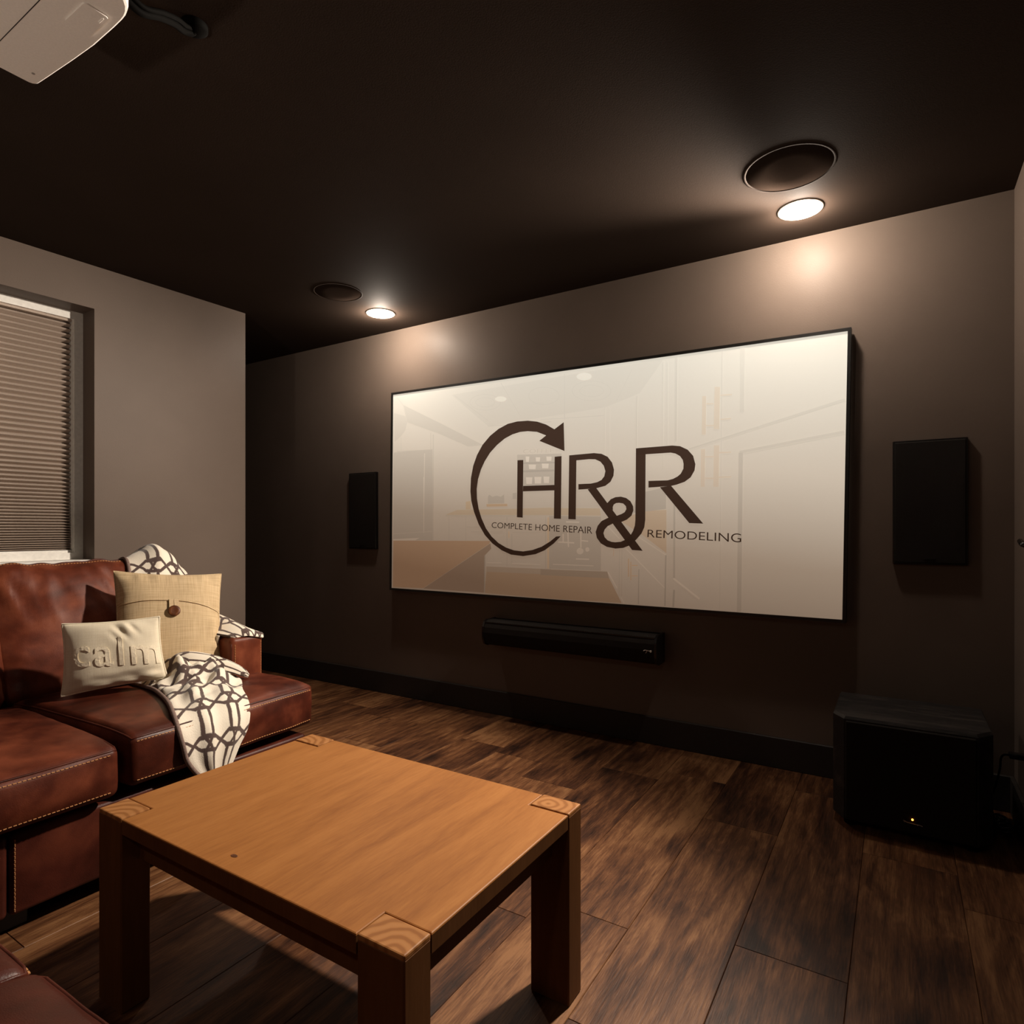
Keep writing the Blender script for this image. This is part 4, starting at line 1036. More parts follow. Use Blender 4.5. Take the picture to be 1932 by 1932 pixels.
b.tube([(-1.046, yy, 0.504), (-1.043, yy, 0.498), (-1.038, yy, 0.500)], 0.0018, 6)
b.build('badge', M_SILVER, cs)

sub = thing('subwoofer', 'black wood-grain subwoofer box with glowing orange light on the floor by the right wall', 'subwoofer', (0.03, 2.80, 0))
x0, x1, y0, y1 = -0.212, 0.275, 2.600, 2.985
foot = [(x0 + 0.04, y0), (x1 - 0.045, y0), (x1, y0 + 0.06), (x1, y1), (x0, y1), (x0, y0 + 0.06)]
b = MB(); b.prism(foot, 0.035, 0.405)
ins = [(px + (0.006 if px < 0.03 else -0.006), py + (0.006 if py < 2.7 else -0.002)) for px, py in foot]
n = len(foot)
b.add([(px, py, 0.405) for px, py in foot] + [(px, py, 0.415) for px, py in ins], [tuple(range(n, 2 * n))] + [(i, (i + 1) % n, n + (i + 1) % n, n + i) for i in range(n)])
b.build('cabinet', M_SUBWOOD, sub)
b = MB(); b.bevel_box((x0 + 0.046, y0 - 0.010, 0.040), (x1 - 0.051, y0 + 0.002, 0.400), 0.003, 1); b.build('front_grille', M_GRILLE, sub)
for fx, fy in ((x0 + 0.06, y0 + 0.06), (x1 - 0.06, y0 + 0.06), (x0 + 0.06, y1 - 0.06), (x1 - 0.06, y1 - 0.06)):
    b = MB(); b.lathe([(0.022, 0.0), (0.024, 0.004), (0.024, 0.036), (0.020, 0.037)], (fx, fy, 0), 20); b.build('foot', M_RUBBER, sub, True)
M_LED = emissive('orange_indicator', (1.0, 0.28, 0.03), 9.0)
b = MB(); b.tube([(0.042, y0 - 0.009, 0.087), (0.042, y0 - 0.0125, 0.087)], 0.0032, 12); b.build('indicator_light', M_LED, sub)
b = MB()
b.tube([(0.014, y0 - 0.011, 0.079), (0.020, y0 - 0.011, 0.077), (0.024, y0 - 0.011, 0.0745), (0.036, y0 - 0.011, 0.0735), (0.050, y0 - 0.011, 0.0725), (0.064, y0 - 0.011, 0.0725), (0.072, y0 - 0.011, 0.0700)], 0.0013, 6)
b.tube([(0.0165, y0 - 0.011, 0.0795), (0.0185, y0 - 0.011, 0.073)], 0.0011, 6)
b.tube([(0.054, y0 - 0.011, 0.0725), (0.057, y0 - 0.011, 0.0700), (0.060, y0 - 0.011, 0.0722)], 0.0010, 6)
b.build('badge', M_SILVER, sub)

plug = thing('power_plug', 'black power plug with its cord in the right wall behind the subwoofer', 'plug', (RIGHT, 2.80, 0.305))
b = MB(); b.bevel_box((RIGHT - 0.005, 2.765, 0.25), (RIGHT, 2.835, 0.365), 0.002, 1); b.build('outlet_plate', M_BLACK, plug)
b = MB(); b.bevel_box((RIGHT - 0.052, 2.785, 0.296), (RIGHT - 0.004, 2.815, 0.316), 0.004, 2); b.build('plug_body', M_GLOSS, plug)
b = MB(); b.tube(catmull([(RIGHT - 0.050, 2.80, 0.306), (RIGHT - 0.066, 2.802, 0.303), (RIGHT - 0.073, 2.81, 0.285), (RIGHT - 0.074, 2.83, 0.24), (RIGHT - 0.078, 2.90, 0.16), (RIGHT - 0.085, 2.96, 0.10), (RIGHT - 0.09, 3.02, 0.09), (0.22, 3.03, 0.11)], 8), 0.0035, 8); b.build('cord', M_RUBBER, plug, True)
b = MB()
pts = []
for i in range(150):
    a = i * 0.36
    r = 0.026 + 0.008 * math.sin(i * 0.21)
    pts.append((0.322 + r * math.cos(a) + 0.012 * math.sin(i * 0.05), 2.80 + i * 0.0007 + 0.040 * math.sin(a + 0.4), 0.012 + 0.0045 * (i % 17) / 3 + 0.012 * (1 + math.sin(i * 0.13))))
pts = [(0.30, 3.03, 0.05), (0.31, 2.95, 0.01)] + pts + [(0.345, 2.93, 0.006), (0.35, 3.0, 0.006)]
b.tube(pts, 0.0035, 7)
tag(b.build('coiled_cable', M_GLOSS, None, True, origin=(0.322, 2.84, 0)), 'tangled black cable coiled on the floor between subwoofer and right wall', 'cable')

# ------------------------------------------------------------------ projector under the ceiling
PZ = 2.20
proj = thing('projector', 'pale projector hanging upside down from the ceiling at upper left', 'projector', (-1.565, 0.53, CEIL))
def rounded(pts, radii, seg=8):
    out = []; n = len(pts)
    for i in range(n):
        p = Vector(pts[i]); a = Vector(pts[i - 1]); c = Vector(pts[(i + 1) % n]); r = radii[i]
        if r <= 0:
            out.append(p); continue
        d1 = (a - p).normalized() * r; d2 = (c - p).normalized() * r
        for k in range(seg + 1):
            t = k / seg
            out.append((p + d1) * (1 - t) ** 2 + 2 * t * (1 - t) * p + (p + d2) * t ** 2)
    return out
front = [(-1.803, 0.668), (-1.744, 0.672), (-1.628, 0.679), (-1.539, 0.683), (-1.444, 0.682), (-1.335, 0.678)]
outl = rounded([(-1.318, 0.36), (-1.803, 0.36)] + front[:], [0.03, 0.03, 0.016, 0, 0, 0, 0, 0.075])
outl = [(p.x, p.y) for p in outl]
def offs(o, k):
    cx, cy = -1.56, 0.52
    return [(cx + (x - cx) * (1 - k), cy + (y - cy) * (1 - k * 1.6)) for x, y in o]
b = MB(); n = len(outl)
levels = [(0.020, PZ), (0.006, PZ + 0.003), (0.0, PZ + 0.012), (0.0, PZ + 0.095), (0.02, PZ + 0.115)]
vv = []
for k, z in levels:
    vv += [(x, y, z) for x, y in offs(outl, k)]
ff = [tuple(range(n))] + [tuple((len(levels) - 1) * n + i for i in range(n))]
for L in range(len(levels) - 1):
    ff += [(L * n + i, L * n + (i + 1) % n, (L + 1) * n + (i + 1) % n, (L + 1) * n + i) for i in range(n)]
b.add(vv, ff); b.build('body', M_PROJ, proj)
b = MB(); b.box((-1.790, 0.5615, PZ - 0.0006), (-1.335, 0.5630, PZ + 0.001)); b.build('cover_seam', M_BLACK, proj)
b = MB(); pan = rounded([(-1.516, 0.612), (-1.424, 0.612), (-1.424, 0.660), (-1.516, 0.660)], [0.010] * 4, 5); pan = [(p.x, p.y) for p in pan]
b.prism(pan, PZ - 0.004, PZ + 0.001); b.build('control_hatch', M_PROJ, proj)
b = MB(); b.bevel_box((-1.452, 0.650, PZ - 0.0065), (-1.432, 0.6535, PZ - 0.003), 0.001, 1); b.build('hatch_latch', M_PROJ, proj)
b = MB(); b.lathe([(0.0035, -0.0008), (0.0035, 0.0)], (-1.755, 0.645, PZ), 16); b.build('sensor_window', plain('grey_window', (0.30, 0.27, 0.24), 0.4), proj)
b = MB(); b.tube([(-1.545, 0.676, PZ + 0.055), (-1.545, 0.690, PZ + 0.055)], 0.034, 28); b.build('lens_ring', M_BLACK, proj)
b = MB(); b.tube([(-1.545, 0.688, PZ + 0.055), (-1.545, 0.692, PZ + 0.055)], 0.027, 28); b.build('lens', M_GLOSS, proj)
b = MB()
b.tube([(-1.56, 0.50, PZ + 0.11), (-1.56, 0.50, CEIL)], 0.016, 14); b.lathe([(0.055, 0), (0.055, -0.008), (0.05, -0.010)], (-1.56, 0.50, CEIL), 28)
b.box((-1.66, 0.47, PZ + 0.112), (-1.46, 0.53, PZ + 0.122)); b.build('ceiling_mount', M_BLACK, proj)
cab = thing('projector_cable', 'black cable bundle running from the projector to a ceiling socket', 'cable', (-1.575, 0.937, CEIL))
b = MB(); b.lathe([(0.033, 0.0), (0.033, -0.010), (0.026, -0.016), (0.014, -0.022), (0.004, -0.023)], (-1.575, 0.937, CEIL), 28); b.build('ceiling_socket', M_RUBBER, cab, True)
path = catmull([(-1.47, 0.64, PZ + 0.135), (-1.478, 0.700, PZ + 0.115), (-1.486, 0.751, 2.305), (-1.500, 0.804, 2.335), (-1.537, 0.861, 2.375), (-1.575, 0.906, 2.405), (-1.581, 0.931, 2.418), (-1.575, 0.937, 2.424)], 8)
b = MB(); b.tube(path, 0.0085, 10); b.tube([p + Vector((0.010, 0.004, 0.009)) for p in path[:-4]], 0.006, 8); b.build('cord', M_RUBBER, cab, True)
b = MB(); b.tube(catmull([(-1.50, 0.60, CEIL - 0.03), (-1.510, 0.700, 2.375), (-1.514, 0.745, 2.358), (-1.500, 0.752, 2.335), (-1.488, 0.745, 2.308)], 8), 0.007, 8); b.build('slack_loop', M_RUBBER, cab, True)

# ------------------------------------------------------------------ coffee table
TX0, TX1, TY0, TY1, TH = -1.605, -0.647, 0.720, 1.348, 0.448
tab = thing('coffee_table', 'honey-coloured wooden coffee table with square block legs on the plank floor', 'coffee table', ((TX0 + TX1) / 2, (TY0 + TY1) / 2, 0))
LX, LY = 0.103, 0.066
g = 0.0022
TT = 0.034
outline = [(TX0 + LX + g, TY0 + 0.001), (TX1 - LX - g, TY0 + 0.001), (TX1 - LX - g, TY0 + LY + g), (TX1 - 0.001, TY0 + LY + g), (TX1 - 0.001, TY1 - LY - g), (TX1 - LX - g, TY1 - LY - g),
           (TX1 - LX - g, TY1 - 0.001), (TX0 + LX + g, TY1 - 0.001), (TX0 + LX + g, TY1 - LY - g), (TX0 + 0.001, TY1 - LY - g), (TX0 + 0.001, TY0 + LY + g), (TX0 + LX + g, TY0 + LY + g)]
bm = bmesh.new()
vs = [bm.verts.new((x, y, TH - TT)) for x, y in outline]
fc = bm.faces.new(vs)
ex = bmesh.ops.extrude_face_region(bm, geom=[fc])
for q in [q for q in ex['geom'] if isinstance(q, bmesh.types.BMVert)]:
    q.co.z = TH - 0.0005
bmesh.ops.recalc_face_normals(bm, faces=bm.faces[:])
top_edges = [e for e in bm.edges if all(abs(q.co.z - (TH - 0.0005)) < 1e-5 for q in e.verts)]
bmesh.ops.bevel(bm, geom=top_edges, offset=0.003, segments=2, profile=0.5, affect='EDGES')
b = MB(); b.take(bm)
tabletop = b.build('tabletop', M_TABLE, tab)
tabletop.data.materials.append(M_TABLE_SHADED)          # the edges take the legs' darker wood, with shade painted in
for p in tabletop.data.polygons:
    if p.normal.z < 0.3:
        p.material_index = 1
def leg(x0, y0):
    m = MB(); m.bevel_box((x0, y0, 0.0), (x0 + LX, y0 + LY, TH - 0.006), 0.003, 1)
    o = m.build('leg', M_TABLE_SHADED, tab)
    m = MB(); m.bevel_box((x0 + 0.0005, y0 + 0.0005, TH - 0.010), (x0 + LX - 0.0005, y0 + LY - 0.0005, TH + 0.0012), 0.003, 2)
    put('end_cap', m.v, m.f, M_ENDGRAIN, o, origin=(x0 + LX * random.uniform(0.1, 0.9), y0 + LY * random.uniform(-0.4, 0.5), TH))
leg(TX0, TY0); leg(TX1 - LX, TY0); leg(TX0, TY1 - LY); leg(TX1 - LX, TY1 - LY)
for lo, hi in (((TX0 + LX - 0.01, TY0 + 0.042, 0.338), (TX1 - LX + 0.01, TY0 + 0.062, TH - TT)), ((TX0 + LX - 0.01, TY1 - 0.062, 0.338), (TX1 - LX + 0.01, TY1 - 0.042, TH - TT)),
               ((TX0 + 0.045, TY0 + LY - 0.01, 0.338), (TX0 + 0.065, TY1 - LY + 0.01, TH - TT)), ((TX1 - 0.065, TY0 + LY - 0.01, 0.338), (TX1 - 0.045, TY1 - LY + 0.01, TH - TT))):
    b = MB(); b.bevel_box(lo, hi, 0.002, 1); b.build('apron', M_TABLE_SHADED, tab)
kx, ky = -1.141, 0.762
b = MB(); b.lathe([(0.0062, 0.0003), (0.0055, 0.0006), (0.001, 0.0006)], (kx, ky, TH - 0.0005), 14)
b.v = [(kx + (x - kx) * 1.5, ky + (y - ky) * 0.8, z) for x, y, z in b.v]
b.build('knot', M_BUTTON, tabletop)

# ------------------------------------------------------------------ upholstery
class Cushion:
    """a soft box: half sizes, edge radius, crown on top, bulge on the sides, optional wrinkles; M places it"""
    def __init__(s, half, r, crown, bulge, M, wrinkle=None, step=0.022, hold=0.0, pw=2.0):
        s.h = half; s.r = r; s.crown = crown; s.bulge = bulge; s.M = M; s.wr = wrinkle; s.step = step; s.hold = hold; s.pw = pw
    def pt(s, x, y, z, lift=0.0):
        h, r = s.h, s.r
        p = Vector((x, y, z))
        q = Vector([max(-(h[k] - r), min(h[k] - r, p[k])) for k in range(3)])
        d = p - q
        n = d.normalized() if d.length > 1e-9 else Vector((0, 0, 1))
        w = q + n * r
        f = [max(-1.0, min(1.0, w[k] / h[k])) for k in range(3)]
        g = [1 - a * a for a in f]
        w.z += (max(n.z, 0) * s.crown + min(n.z, 0) * s.crown * 0.2) * (1 - abs(f[0]) ** s.pw) * (s.hold + (1 - s.hold) * g[1])
        w.x += n.x * s.bulge * g[1] * g[2]
        w.y += n.y * s.bulge * g[0] * g[2]
        if s.wr:
            w += n * s.wr(f, n)
        w += n * lift
        return s.M @ w
    def axis(s, k):
        h, r = s.h[k], s.r
        m = max(2, int((2 * h - 2 * r) / s.step))
        mid = [-(h - r) + (2 * (h - r)) * i / m for i in range(m + 1)]
        e = [h - r * t for t in (0.0, 0.35, 0.7)]
        return [-a for a in e] + mid + e[::-1]
    def mesh(s, mb):
        A = [s.axis(k) for k in range(3)]; idx = {}; V = []; F = []
        def vid(p):
            key = tuple(round(c, 5) for c in p)
            if key not in idx:
                idx[key] = len(V); V.append(s.pt(*p))
            return idx[key]
        for k in range(3):
            i, j = (k + 1) % 3, (k + 2) % 3
            for sg in (-1, 1):
                for a in range(len(A[i]) - 1):
                    for c in range(len(A[j]) - 1):
                        quad = []
                        for da, dc in ((0, 0), (1, 0), (1, 1), (0, 1)):
                            p = [0, 0, 0]; p[k] = sg * s.h[k]; p[i] = A[i][a + da]; p[j] = A[j][c + dc]
                            quad.append(vid(p))
                        F.append(tuple(quad if sg > 0 else quad[::-1]))
        mb.add(V, F)
    def build(s, name, mat, parent):
        m = MB(); s.mesh(m); return m.build(name, mat, parent, True)
    def line(s, pts, n=30):
        out = []
        for (a, b) in zip(pts[:-1], pts[1:]):
            a = Vector(a); b = Vector(b)
            out += [s.pt(*(a + (b - a) * (i / n)), lift=0.0) for i in range(n)]
        out.append(s.pt(*pts[-1])); return out

def stitches(parent, runs):
    m = MB()
    for pts, nrm in runs:
        m.dashes(pts, 0.0075, 0.0035, 0.0024, nrm)
    o = m.build('stitching', M_THREAD, parent); o['kind'] = 'stuff'
    return o

def T(x, y, z, rz=0.0, ry=0.0):
    return Matrix.Translation((x, y, z)) @ Matrix.Rotation(rz, 4, 'Z') @ Matrix.Rotation(ry, 4, 'Y')

def nz(x, y, z, seed):
    return noise.noise(Vector((x + seed * 7.3, y - seed * 3.1, z + seed)))

def seat(parent, x_front, x_back, y0, y1, z0, z1, mat, seed, skew=0.0, crown=0.032, face=(1, 0)):
    """seat cushion with a welted front; local +x is the front"""
    depth = x_front - x_back; wid = y1 - y0
    if face == (1, 0):
        M = T((x_front + x_back) / 2, (y0 + y1) / 2, (z0 + z1) / 2, skew)
    else:                                   # front towards +y: x_* are y values, y_* are x values
        M = T((y0 + y1) / 2, (x_front + x_back) / 2, (z0 + z1) / 2, PI / 2 + skew)
    h = (depth / 2, wid / 2 - 0.002, (z1 - z0) / 2); r = 0.024
    def wr(f, n):
        e = math.exp(-((1 - abs(f[1])) / 0.16) ** 2) + 0.8 * math.exp(-((1 - abs(f[0])) / 0.16) ** 2)
        return max(n.z, 0) * (0.007 * nz(f[0] * 2.1, f[1] * 2.1, 0, seed) + 0.006 * e * nz(f[0] * 7, f[1] * 7, 1, seed)) * (1 - f[0] ** 8) * (1 - f[1] ** 8) + abs(n.x) * 0.005 * nz(f[1] * 3, f[2] * 1.2, 2, seed)
    c = Cushion(h, r, crown, 0.016, M, wr, 0.022, 0.72, 4.5)
    o = c.build('seat_cushion', mat, parent)
    k = r * 0.02
    ins = [(-h[0] + 0.02, -h[1], h[2] - k), (h[0] - k, -h[1], h[2] - k), (h[0] - k, h[1], h[2] - k), (-h[0] + 0.02, h[1], h[2] - k)]
    m = MB(); m.tube(c.line(ins), 0.0034, 7); m.build('welt', M_LEATHER_D, o, True)
    nf = (M.to_3x3() @ Vector((1, 0, 0)))
    nr = (M.to_3x3() @ Vector((0, 1, 0)))
    s1 = c.line([(h[0], -h[1] + 0.02, h[2] - 0.016), (h[0], h[1] - 0.02, h[2] - 0.016)], 60)
    s2 = c.line([(h[0], -h[1] + 0.02, -h[2] + 0.020), (h[0], h[1] - 0.02, -h[2] + 0.020)], 60)
    stitches(o, [(s1, nf), (s2, nf)])
    return c

def back_cushion(parent, M, half, mat, seed):
    def wr(f, n):
        t = max(0.0, (f[2] + 0.15) / 1.15) * (1 - 0.8 * max(0, f[2]) ** 6)
        e = 0.5 + 0.5 * abs(f[1])
        w = nz(f[1] * 4.6 + f[2] * 1.2, f[2] * 0.8, 0, seed)
        ridge = (1 - abs(w) * 2.2)
        w2 = nz(f[1] * 2.0, f[2] * 2.0, 5, seed)
        edge = math.exp(-((1 - abs(f[1])) / 0.22) ** 2)
        return abs(n.x) * (0.020 * t * e * ridge + 0.011 * w2 + 0.010 * edge * nz(f[1] * 2, f[2] * 6, 3, seed)) + max(n.z, 0) * 0.010 * nz(f[1] * 6, 0, 4, seed)
    c = Cushion(half, 0.045, 0.012, 0.045, M, wr, 0.014)
    o = c.build('back_cushion', mat, parent)
    h = half
    p = c.line([(h[0] * 0.62, -h[1] + 0.03, h[2]), (h[0] * 0.62, h[1] - 0.03, h[2])], 70)
    m = MB(); m.tube(p, 0.004, 7); m.build('welt', M_LEATHER_D, o, True)
    q = c.line([(h[0] * 0.86, -h[1] + 0.03, h[2] - 0.004), (h[0] * 0.86, h[1] - 0.03, h[2] - 0.004)], 70)
    nrm = M.to_3x3() @ Vector((0.75, 0, 0.66))
    stitches(o, [(q, nrm)])
    return c

def base_panel(parent, lo, hi, stitch_runs=None, mat=None):
    M = Matrix.Translation([(lo[k] + hi[k]) / 2 for k in range(3)])
    c = Cushion([(hi[k] - lo[k]) / 2 for k in range(3)], 0.014, 0.0, 0.004, M, None, 0.06)
    o = c.build('base', mat or M_LEATHER_D, parent)
    if stitch_runs:
        stitches(o, stitch_runs)
    return o

# ---- the long sofa along the window wall
sofa = thing('leather_sofa', 'oxblood leather sofa with tan stitching under the window, pillows and throw on it', 'sofa', (-2.55, 0.6, 0))
seat(sofa, -1.975, -2.78, 0.228, 0.948, 0.310, 0.456, M_LEATHER, 1)
seat(sofa, -2.000, -2.78, 0.954, 1.688, 0.318, 0.474, M_LEATHER, 2, skew=math.radians(3.0), crown=0.030)
seat(sofa, -1.975, -2.78, -0.520, 0.222, 0.310, 0.456, M_LEATHER, 3)
LEAN = math.radians(-21)
far_back = back_cushion(sofa, T(-2.885, 1.245, 0.690, 0, LEAN), (0.10, 0.318, 0.272), M_LEATHER_B, 5.0)
back_cushion(sofa, T(-2.885, 0.592, 0.690, 0, LEAN), (0.10, 0.326, 0.272), M_LEATHER_B, 11.0)
back_cushion(sofa, T(-2.885, -0.075, 0.690, 0, LEAN), (0.10, 0.330, 0.272), M_LEATHER_B, 17.0)
base_panel(sofa, (-3.10, 0.692, 0.062), (-2.026, 1.672, 0.286), [([(-2.0245, 0.702, 0.075 + i * 0.02) for i in range(11)], (1, 0, 0))])
base_panel(sofa, (-3.10, -0.540, 0.062), (-2.026, 0.688, 0.286))
b = MB(); b.bevel_box((-3.16, -0.55, 0.08), (-2.96, 1.690, 0.86), 0.03, 3); b.build('back_frame', M_LEATHER_D, sofa, True)
# far arm: the T-shaped seat cushion wraps in front of it
am = Cushion((0.375, 0.076, 0.215), 0.022, 0.006, 0.004, T(-2.705, 1.620, 0.444), None, 0.02)
arm = am.build('arm', M_LEATHER_B, sofa)
st = [(am.line([(0.375, -0.060, -0.02), (0.375, -0.060, 0.195)], 20), (1, 0, 0)), (am.line([(0.375, 0.062, -0.02), (0.375, 0.062, 0.195)], 20), (1, 0, 0))]
stitches(arm, st)
m_ = MB(); m_.tube(am.line([(0.375 - 0.004, -0.076, -0.02), (0.375 - 0.004, -0.076, 0.19)], 12), 0.0025, 6); m_.build('welt', M_LEATHER_D, arm, True)
for fx, fy in ((-2.12, 1.60), (-2.12, 0.02), (-3.02, 1.60), (-3.02, 0.02), (-2.12, 0.72)):
    b = MB(); b.bevel_box((fx - 0.035, fy - 0.035, 0), (fx + 0.035, fy + 0.035, 0.064), 0.004, 1); b.build('foot', M_BLACK, sofa)

# ---- the second sofa, its front edge just in view at the bottom left
sofa2 = thing('leather_sofa', 'oxblood leather sofa in the lower left foreground facing the screen across the table', 'sofa', (-1.15, -0.1, 0))
seat(sofa2, 0.408, -0.30, -1.86, -1.098, 0.305, 0.450, M_LEATHER_D, 6, crown=0.030, face=(0, 1))
seat(sofa2, 0.415, -0.30, -1.092, -0.36, 0.305, 0.452, M_LEATHER_D, 7, crown=0.048, face=(0, 1))
base_panel(sofa2, (-1.87, -0.62, 0.062), (-0.36, 0.375, 0.286))
back_cushion(sofa2, T(-1.48, -0.43, 0.66, PI / 2, math.radians(-16)), (0.10, 0.37, 0.26), M_LEATHER_D, 21.0)
back_cushion(sofa2, T(-0.73, -0.43, 0.66, PI / 2, math.radians(-16)), (0.10, 0.36, 0.26), M_LEATHER_D, 27.0)
b = MB(); b.bevel_box((-1.87, -0.72, 0.08), (-0.36, -0.55, 0.84), 0.03, 3); b.build('back_frame', M_LEATHER_D, sofa2, True)
for fx, fy in ((-1.80, 0.29), (-0.45, 0.29), (-1.80, -0.62), (-0.45, -0.62)):
    b = MB(); b.bevel_box((fx - 0.035, fy - 0.035, 0), (fx + 0.035, fy + 0.035, 0.064), 0.004, 1); b.build('foot', M_BLACK, sofa2)

# ------------------------------------------------------------------ pillows
class Pillow:
    def __init__(s, BL, BR, TR, TL, thick, pinch, wrinkle):
        s.c = [Vector(p) for p in (BL, BR, TR, TL)]; s.t = thick; s.p = pinch; s.wr = wrinkle
        s.n = ((s.c[1] - s.c[0]) + (s.c[2] - s.c[3])).cross((s.c[3] - s.c[0]) + (s.c[2] - s.c[1])).normalized()
    def pt(s, u, v, side=1, lift=0.0):
        uu = u * (1 - s.p * (1 - v * v) * u * u); vv = v * (1 - s.p * (1 - u * u) * v * v)
        a = (uu + 1) / 2; b_ = (vv + 1) / 2
        base = (s.c[0] * (1 - a) + s.c[1] * a) * (1 - b_) + (s.c[3] * (1 - a) + s.c[2] * a) * b_
        k = max(0.0, (1 - abs(u) ** 2.4) * (1 - abs(v) ** 2.4))
        hgt = s.t * k ** 0.55
        if side > 0:
            hgt += s.wr(u, v) * min(1, k * 6)
        return base + s.n * (side * (hgt + lift))
    def surface(s, mb, u0=-1, u1=1, v0=-1, v1=1, side=1, lift=0.0, n=56, vlow=None):
        V = []; F = []; UV = []
        W = ((s.c[1] - s.c[0]).length, (s.c[3] - s.c[0]).length)
        for j in range(n + 1):
            for i in range(n + 1):
                u = u0 + (u1 - u0) * i / n
                lo = vlow(u) if vlow else v0
                v = lo + (v1 - lo) * j / n
                V.append(s.pt(u, v, side, lift)); UV.append((u * W[0] / 2, v * W[1] / 2))
        for j in range(n):
            for i in range(n):
                q = (j * (n + 1) + i, j * (n + 1) + i + 1, (j + 1) * (n + 1) + i + 1, (j + 1) * (n + 1) + i)
                F.append(q if side > 0 else q[::-1])
        base = len(mb.v); mb.add(V, F); return UV
    def build(s, mat, parent):
        m = MB(); uv = s.surface(m, side=1); uv += s.surface(m, side=-1)
        put('cover', m.v, m.f, mat, parent, True, uvs=uv)
        m = MB()
        edge = [(-1 + 2 * i / 40, -1) for i in range(40)] + [(1, -1 + 2 * i / 40) for i in range(40)] + [(1 - 2 * i / 40, 1) for i in range(40)] + [(-1, 1 - 2 * i / 40) for i in range(40)]
        m.tube([s.pt(u, v) for u, v in edge], 0.0035, 7, True)
        put('edge_seam', m.v, m.f, mat, parent, True, uvs=[(p[1], p[2]) for p in m.v])

def big_wr(u, v):
    e = math.exp(-((1 - abs(u)) / 0.25) ** 2)
    return 0.008 * nz(u * 1.6, v * 1.6, 0, 3) + 0.012 * e * nz(u * 2.0, v * 6.0, 1, 3) + 0.010 * math.exp(-((1 - v) / 0.22) ** 2) * nz(u * 6, v * 1.5, 2, 3)
big = thing('throw_pillow', 'large square tan linen pillow with a flap and brown button on the sofa', 'pillow', (-2.46, 1.36, 0.50), 'throw pillows on the sofa')
bp = Pillow((-2.530, 1.190, 0.527), (-2.390, 1.543, 0.525), (-2.530, 1.626, 0.911), (-2.720, 1.277, 0.937), 0.074, 0.06, big_wr)
bp.build(M_LINEN, big)
flap_edge = lambda u: 0.32 - 0.10 * u * u - 0.065 * u - 0.03 * max(0, u) ** 2
m_ = MB()
uv = bp.surface(m_, u0=-0.995, u1=0.995, v1=0.985, lift=0.0040, vlow=flap_edge)
n0 = len(m_.v)
low = [bp.pt(-0.995 + 1.99 * i / 56, flap_edge(-0.995 + 1.99 * i / 56), 1, 0.0040) for i in range(57)]
m_.add(low + [bp.pt(-0.995 + 1.99 * i / 56, flap_edge(-0.995 + 1.99 * i / 56), 1, -0.002) for i in range(57)], [(i, 57 + i, 58 + i, i + 1) for i in range(56)])
uv += [(p[1], p[2]) for p in m_.v[n0:]]
put('flap', m_.v, m_.f, M_LINEN, big, True, uvs=uv)
m_ = MB(); m_.tube([bp.pt(-0.99 + 1.98 * i / 56, flap_edge(-0.99 + 1.98 * i / 56) + 0.045, 1, 0.0022) for i in range(57)], 0.0021, 6)
put('flap_seam', m_.v, m_.f, M_LINEN, big, True, uvs=[(p[1], p[2]) for p in m_.v])
def disc(mb, c, nrm, prof, n=28):
    nrm = nrm.normalized(); x = nrm.cross(Vector((0, 0, 1))).normalized(); y = x.cross(nrm)
    V = []; F = []
    for r, h in prof:
        for k in range(n):
            V.append(c + x * (r * math.cos(2 * PI * k / n)) + y * (r * math.sin(2 * PI * k / n)) + nrm * h)
    for i in range(len(prof) - 1):
        for k in range(n):
            F.append((i * n + k, i * n + (k + 1) % n, (i + 1) * n + (k + 1) % n, (i + 1) * n + k))
    F.append(tuple((len(prof) - 1) * n + k for k in range(n)))
    mb.add(V, F)
BU, BV = 0.045, 0.105
bc = bp.pt(BU, BV, 1, 0.003)
m_ = MB(); disc(m_, bc, bp.n, [(0.020, 0.0), (0.0225, 0.003), (0.0225, 0.006), (0.020, 0.0085), (0.012, 0.0075), (0.001, 0.007)])
m_.build('button', M_BUTTON, big, True)
m_ = MB(); 
for du in (-0.045, 0.045):
    p0, p1 = bp.pt(BU + du, BV + 0.24, 1, 0.004), bp.pt(BU + du, BV + 0.02, 1, 0.004)
    w = (bp.c[1] - bp.c[0]).normalized() * 0.0085; up = bp.n * 0.003
    m_.add([p0 - w, p0 + w, p1 + w, p1 - w, p0 - w + up, p0 + w + up, p1 + w + up, p1 - w + up], [(4, 5, 6, 7), (0, 4, 7, 3), (1, 2, 6, 5), (2, 3, 7, 6)])
put('button_loop', m_.v, m_.f, M_LINEN, big, uvs=[(p[1], p[2]) for p in m_.v])

def calm_wr(u, v):
    w = 0.007 * nz(u * 1.8, v * 1.5, 0, 8) + 0.010 * math.exp(-((1 + v) / 0.35) ** 2) * nz(u * 2.5, v * 5, 1, 8)
    # pulled folds at the top right and a sag along the bottom
    for cu, cv, L, A in ((0.18, 0.66, 0.16, -0.009), (0.30, 0.82, 0.13, 0.006), (0.42, 0.74, 0.12, -0.008), (0.08, 0.46, 0.12, -0.004)):
        d = (u - cu) * 0.75 + (v - cv) * 0.45; e = -(u - cu) * 0.45 + (v - cv) * 0.75
        w += A * math.exp(-(d / 0.055) ** 2 - (e / (L * 1.6)) ** 2)
    w -= 0.006 * math.exp(-((v + 0.62 + 0.18 * (1 - u)) / 0.14) ** 2) * (0.5 + 0.5 * u)
    return w
calm = thing('throw_pillow', 'small oblong oatmeal pillow lettered calm in front of the tan pillow', 'pillow', (-2.45, 1.15, 0.49), 'throw pillows on the sofa')
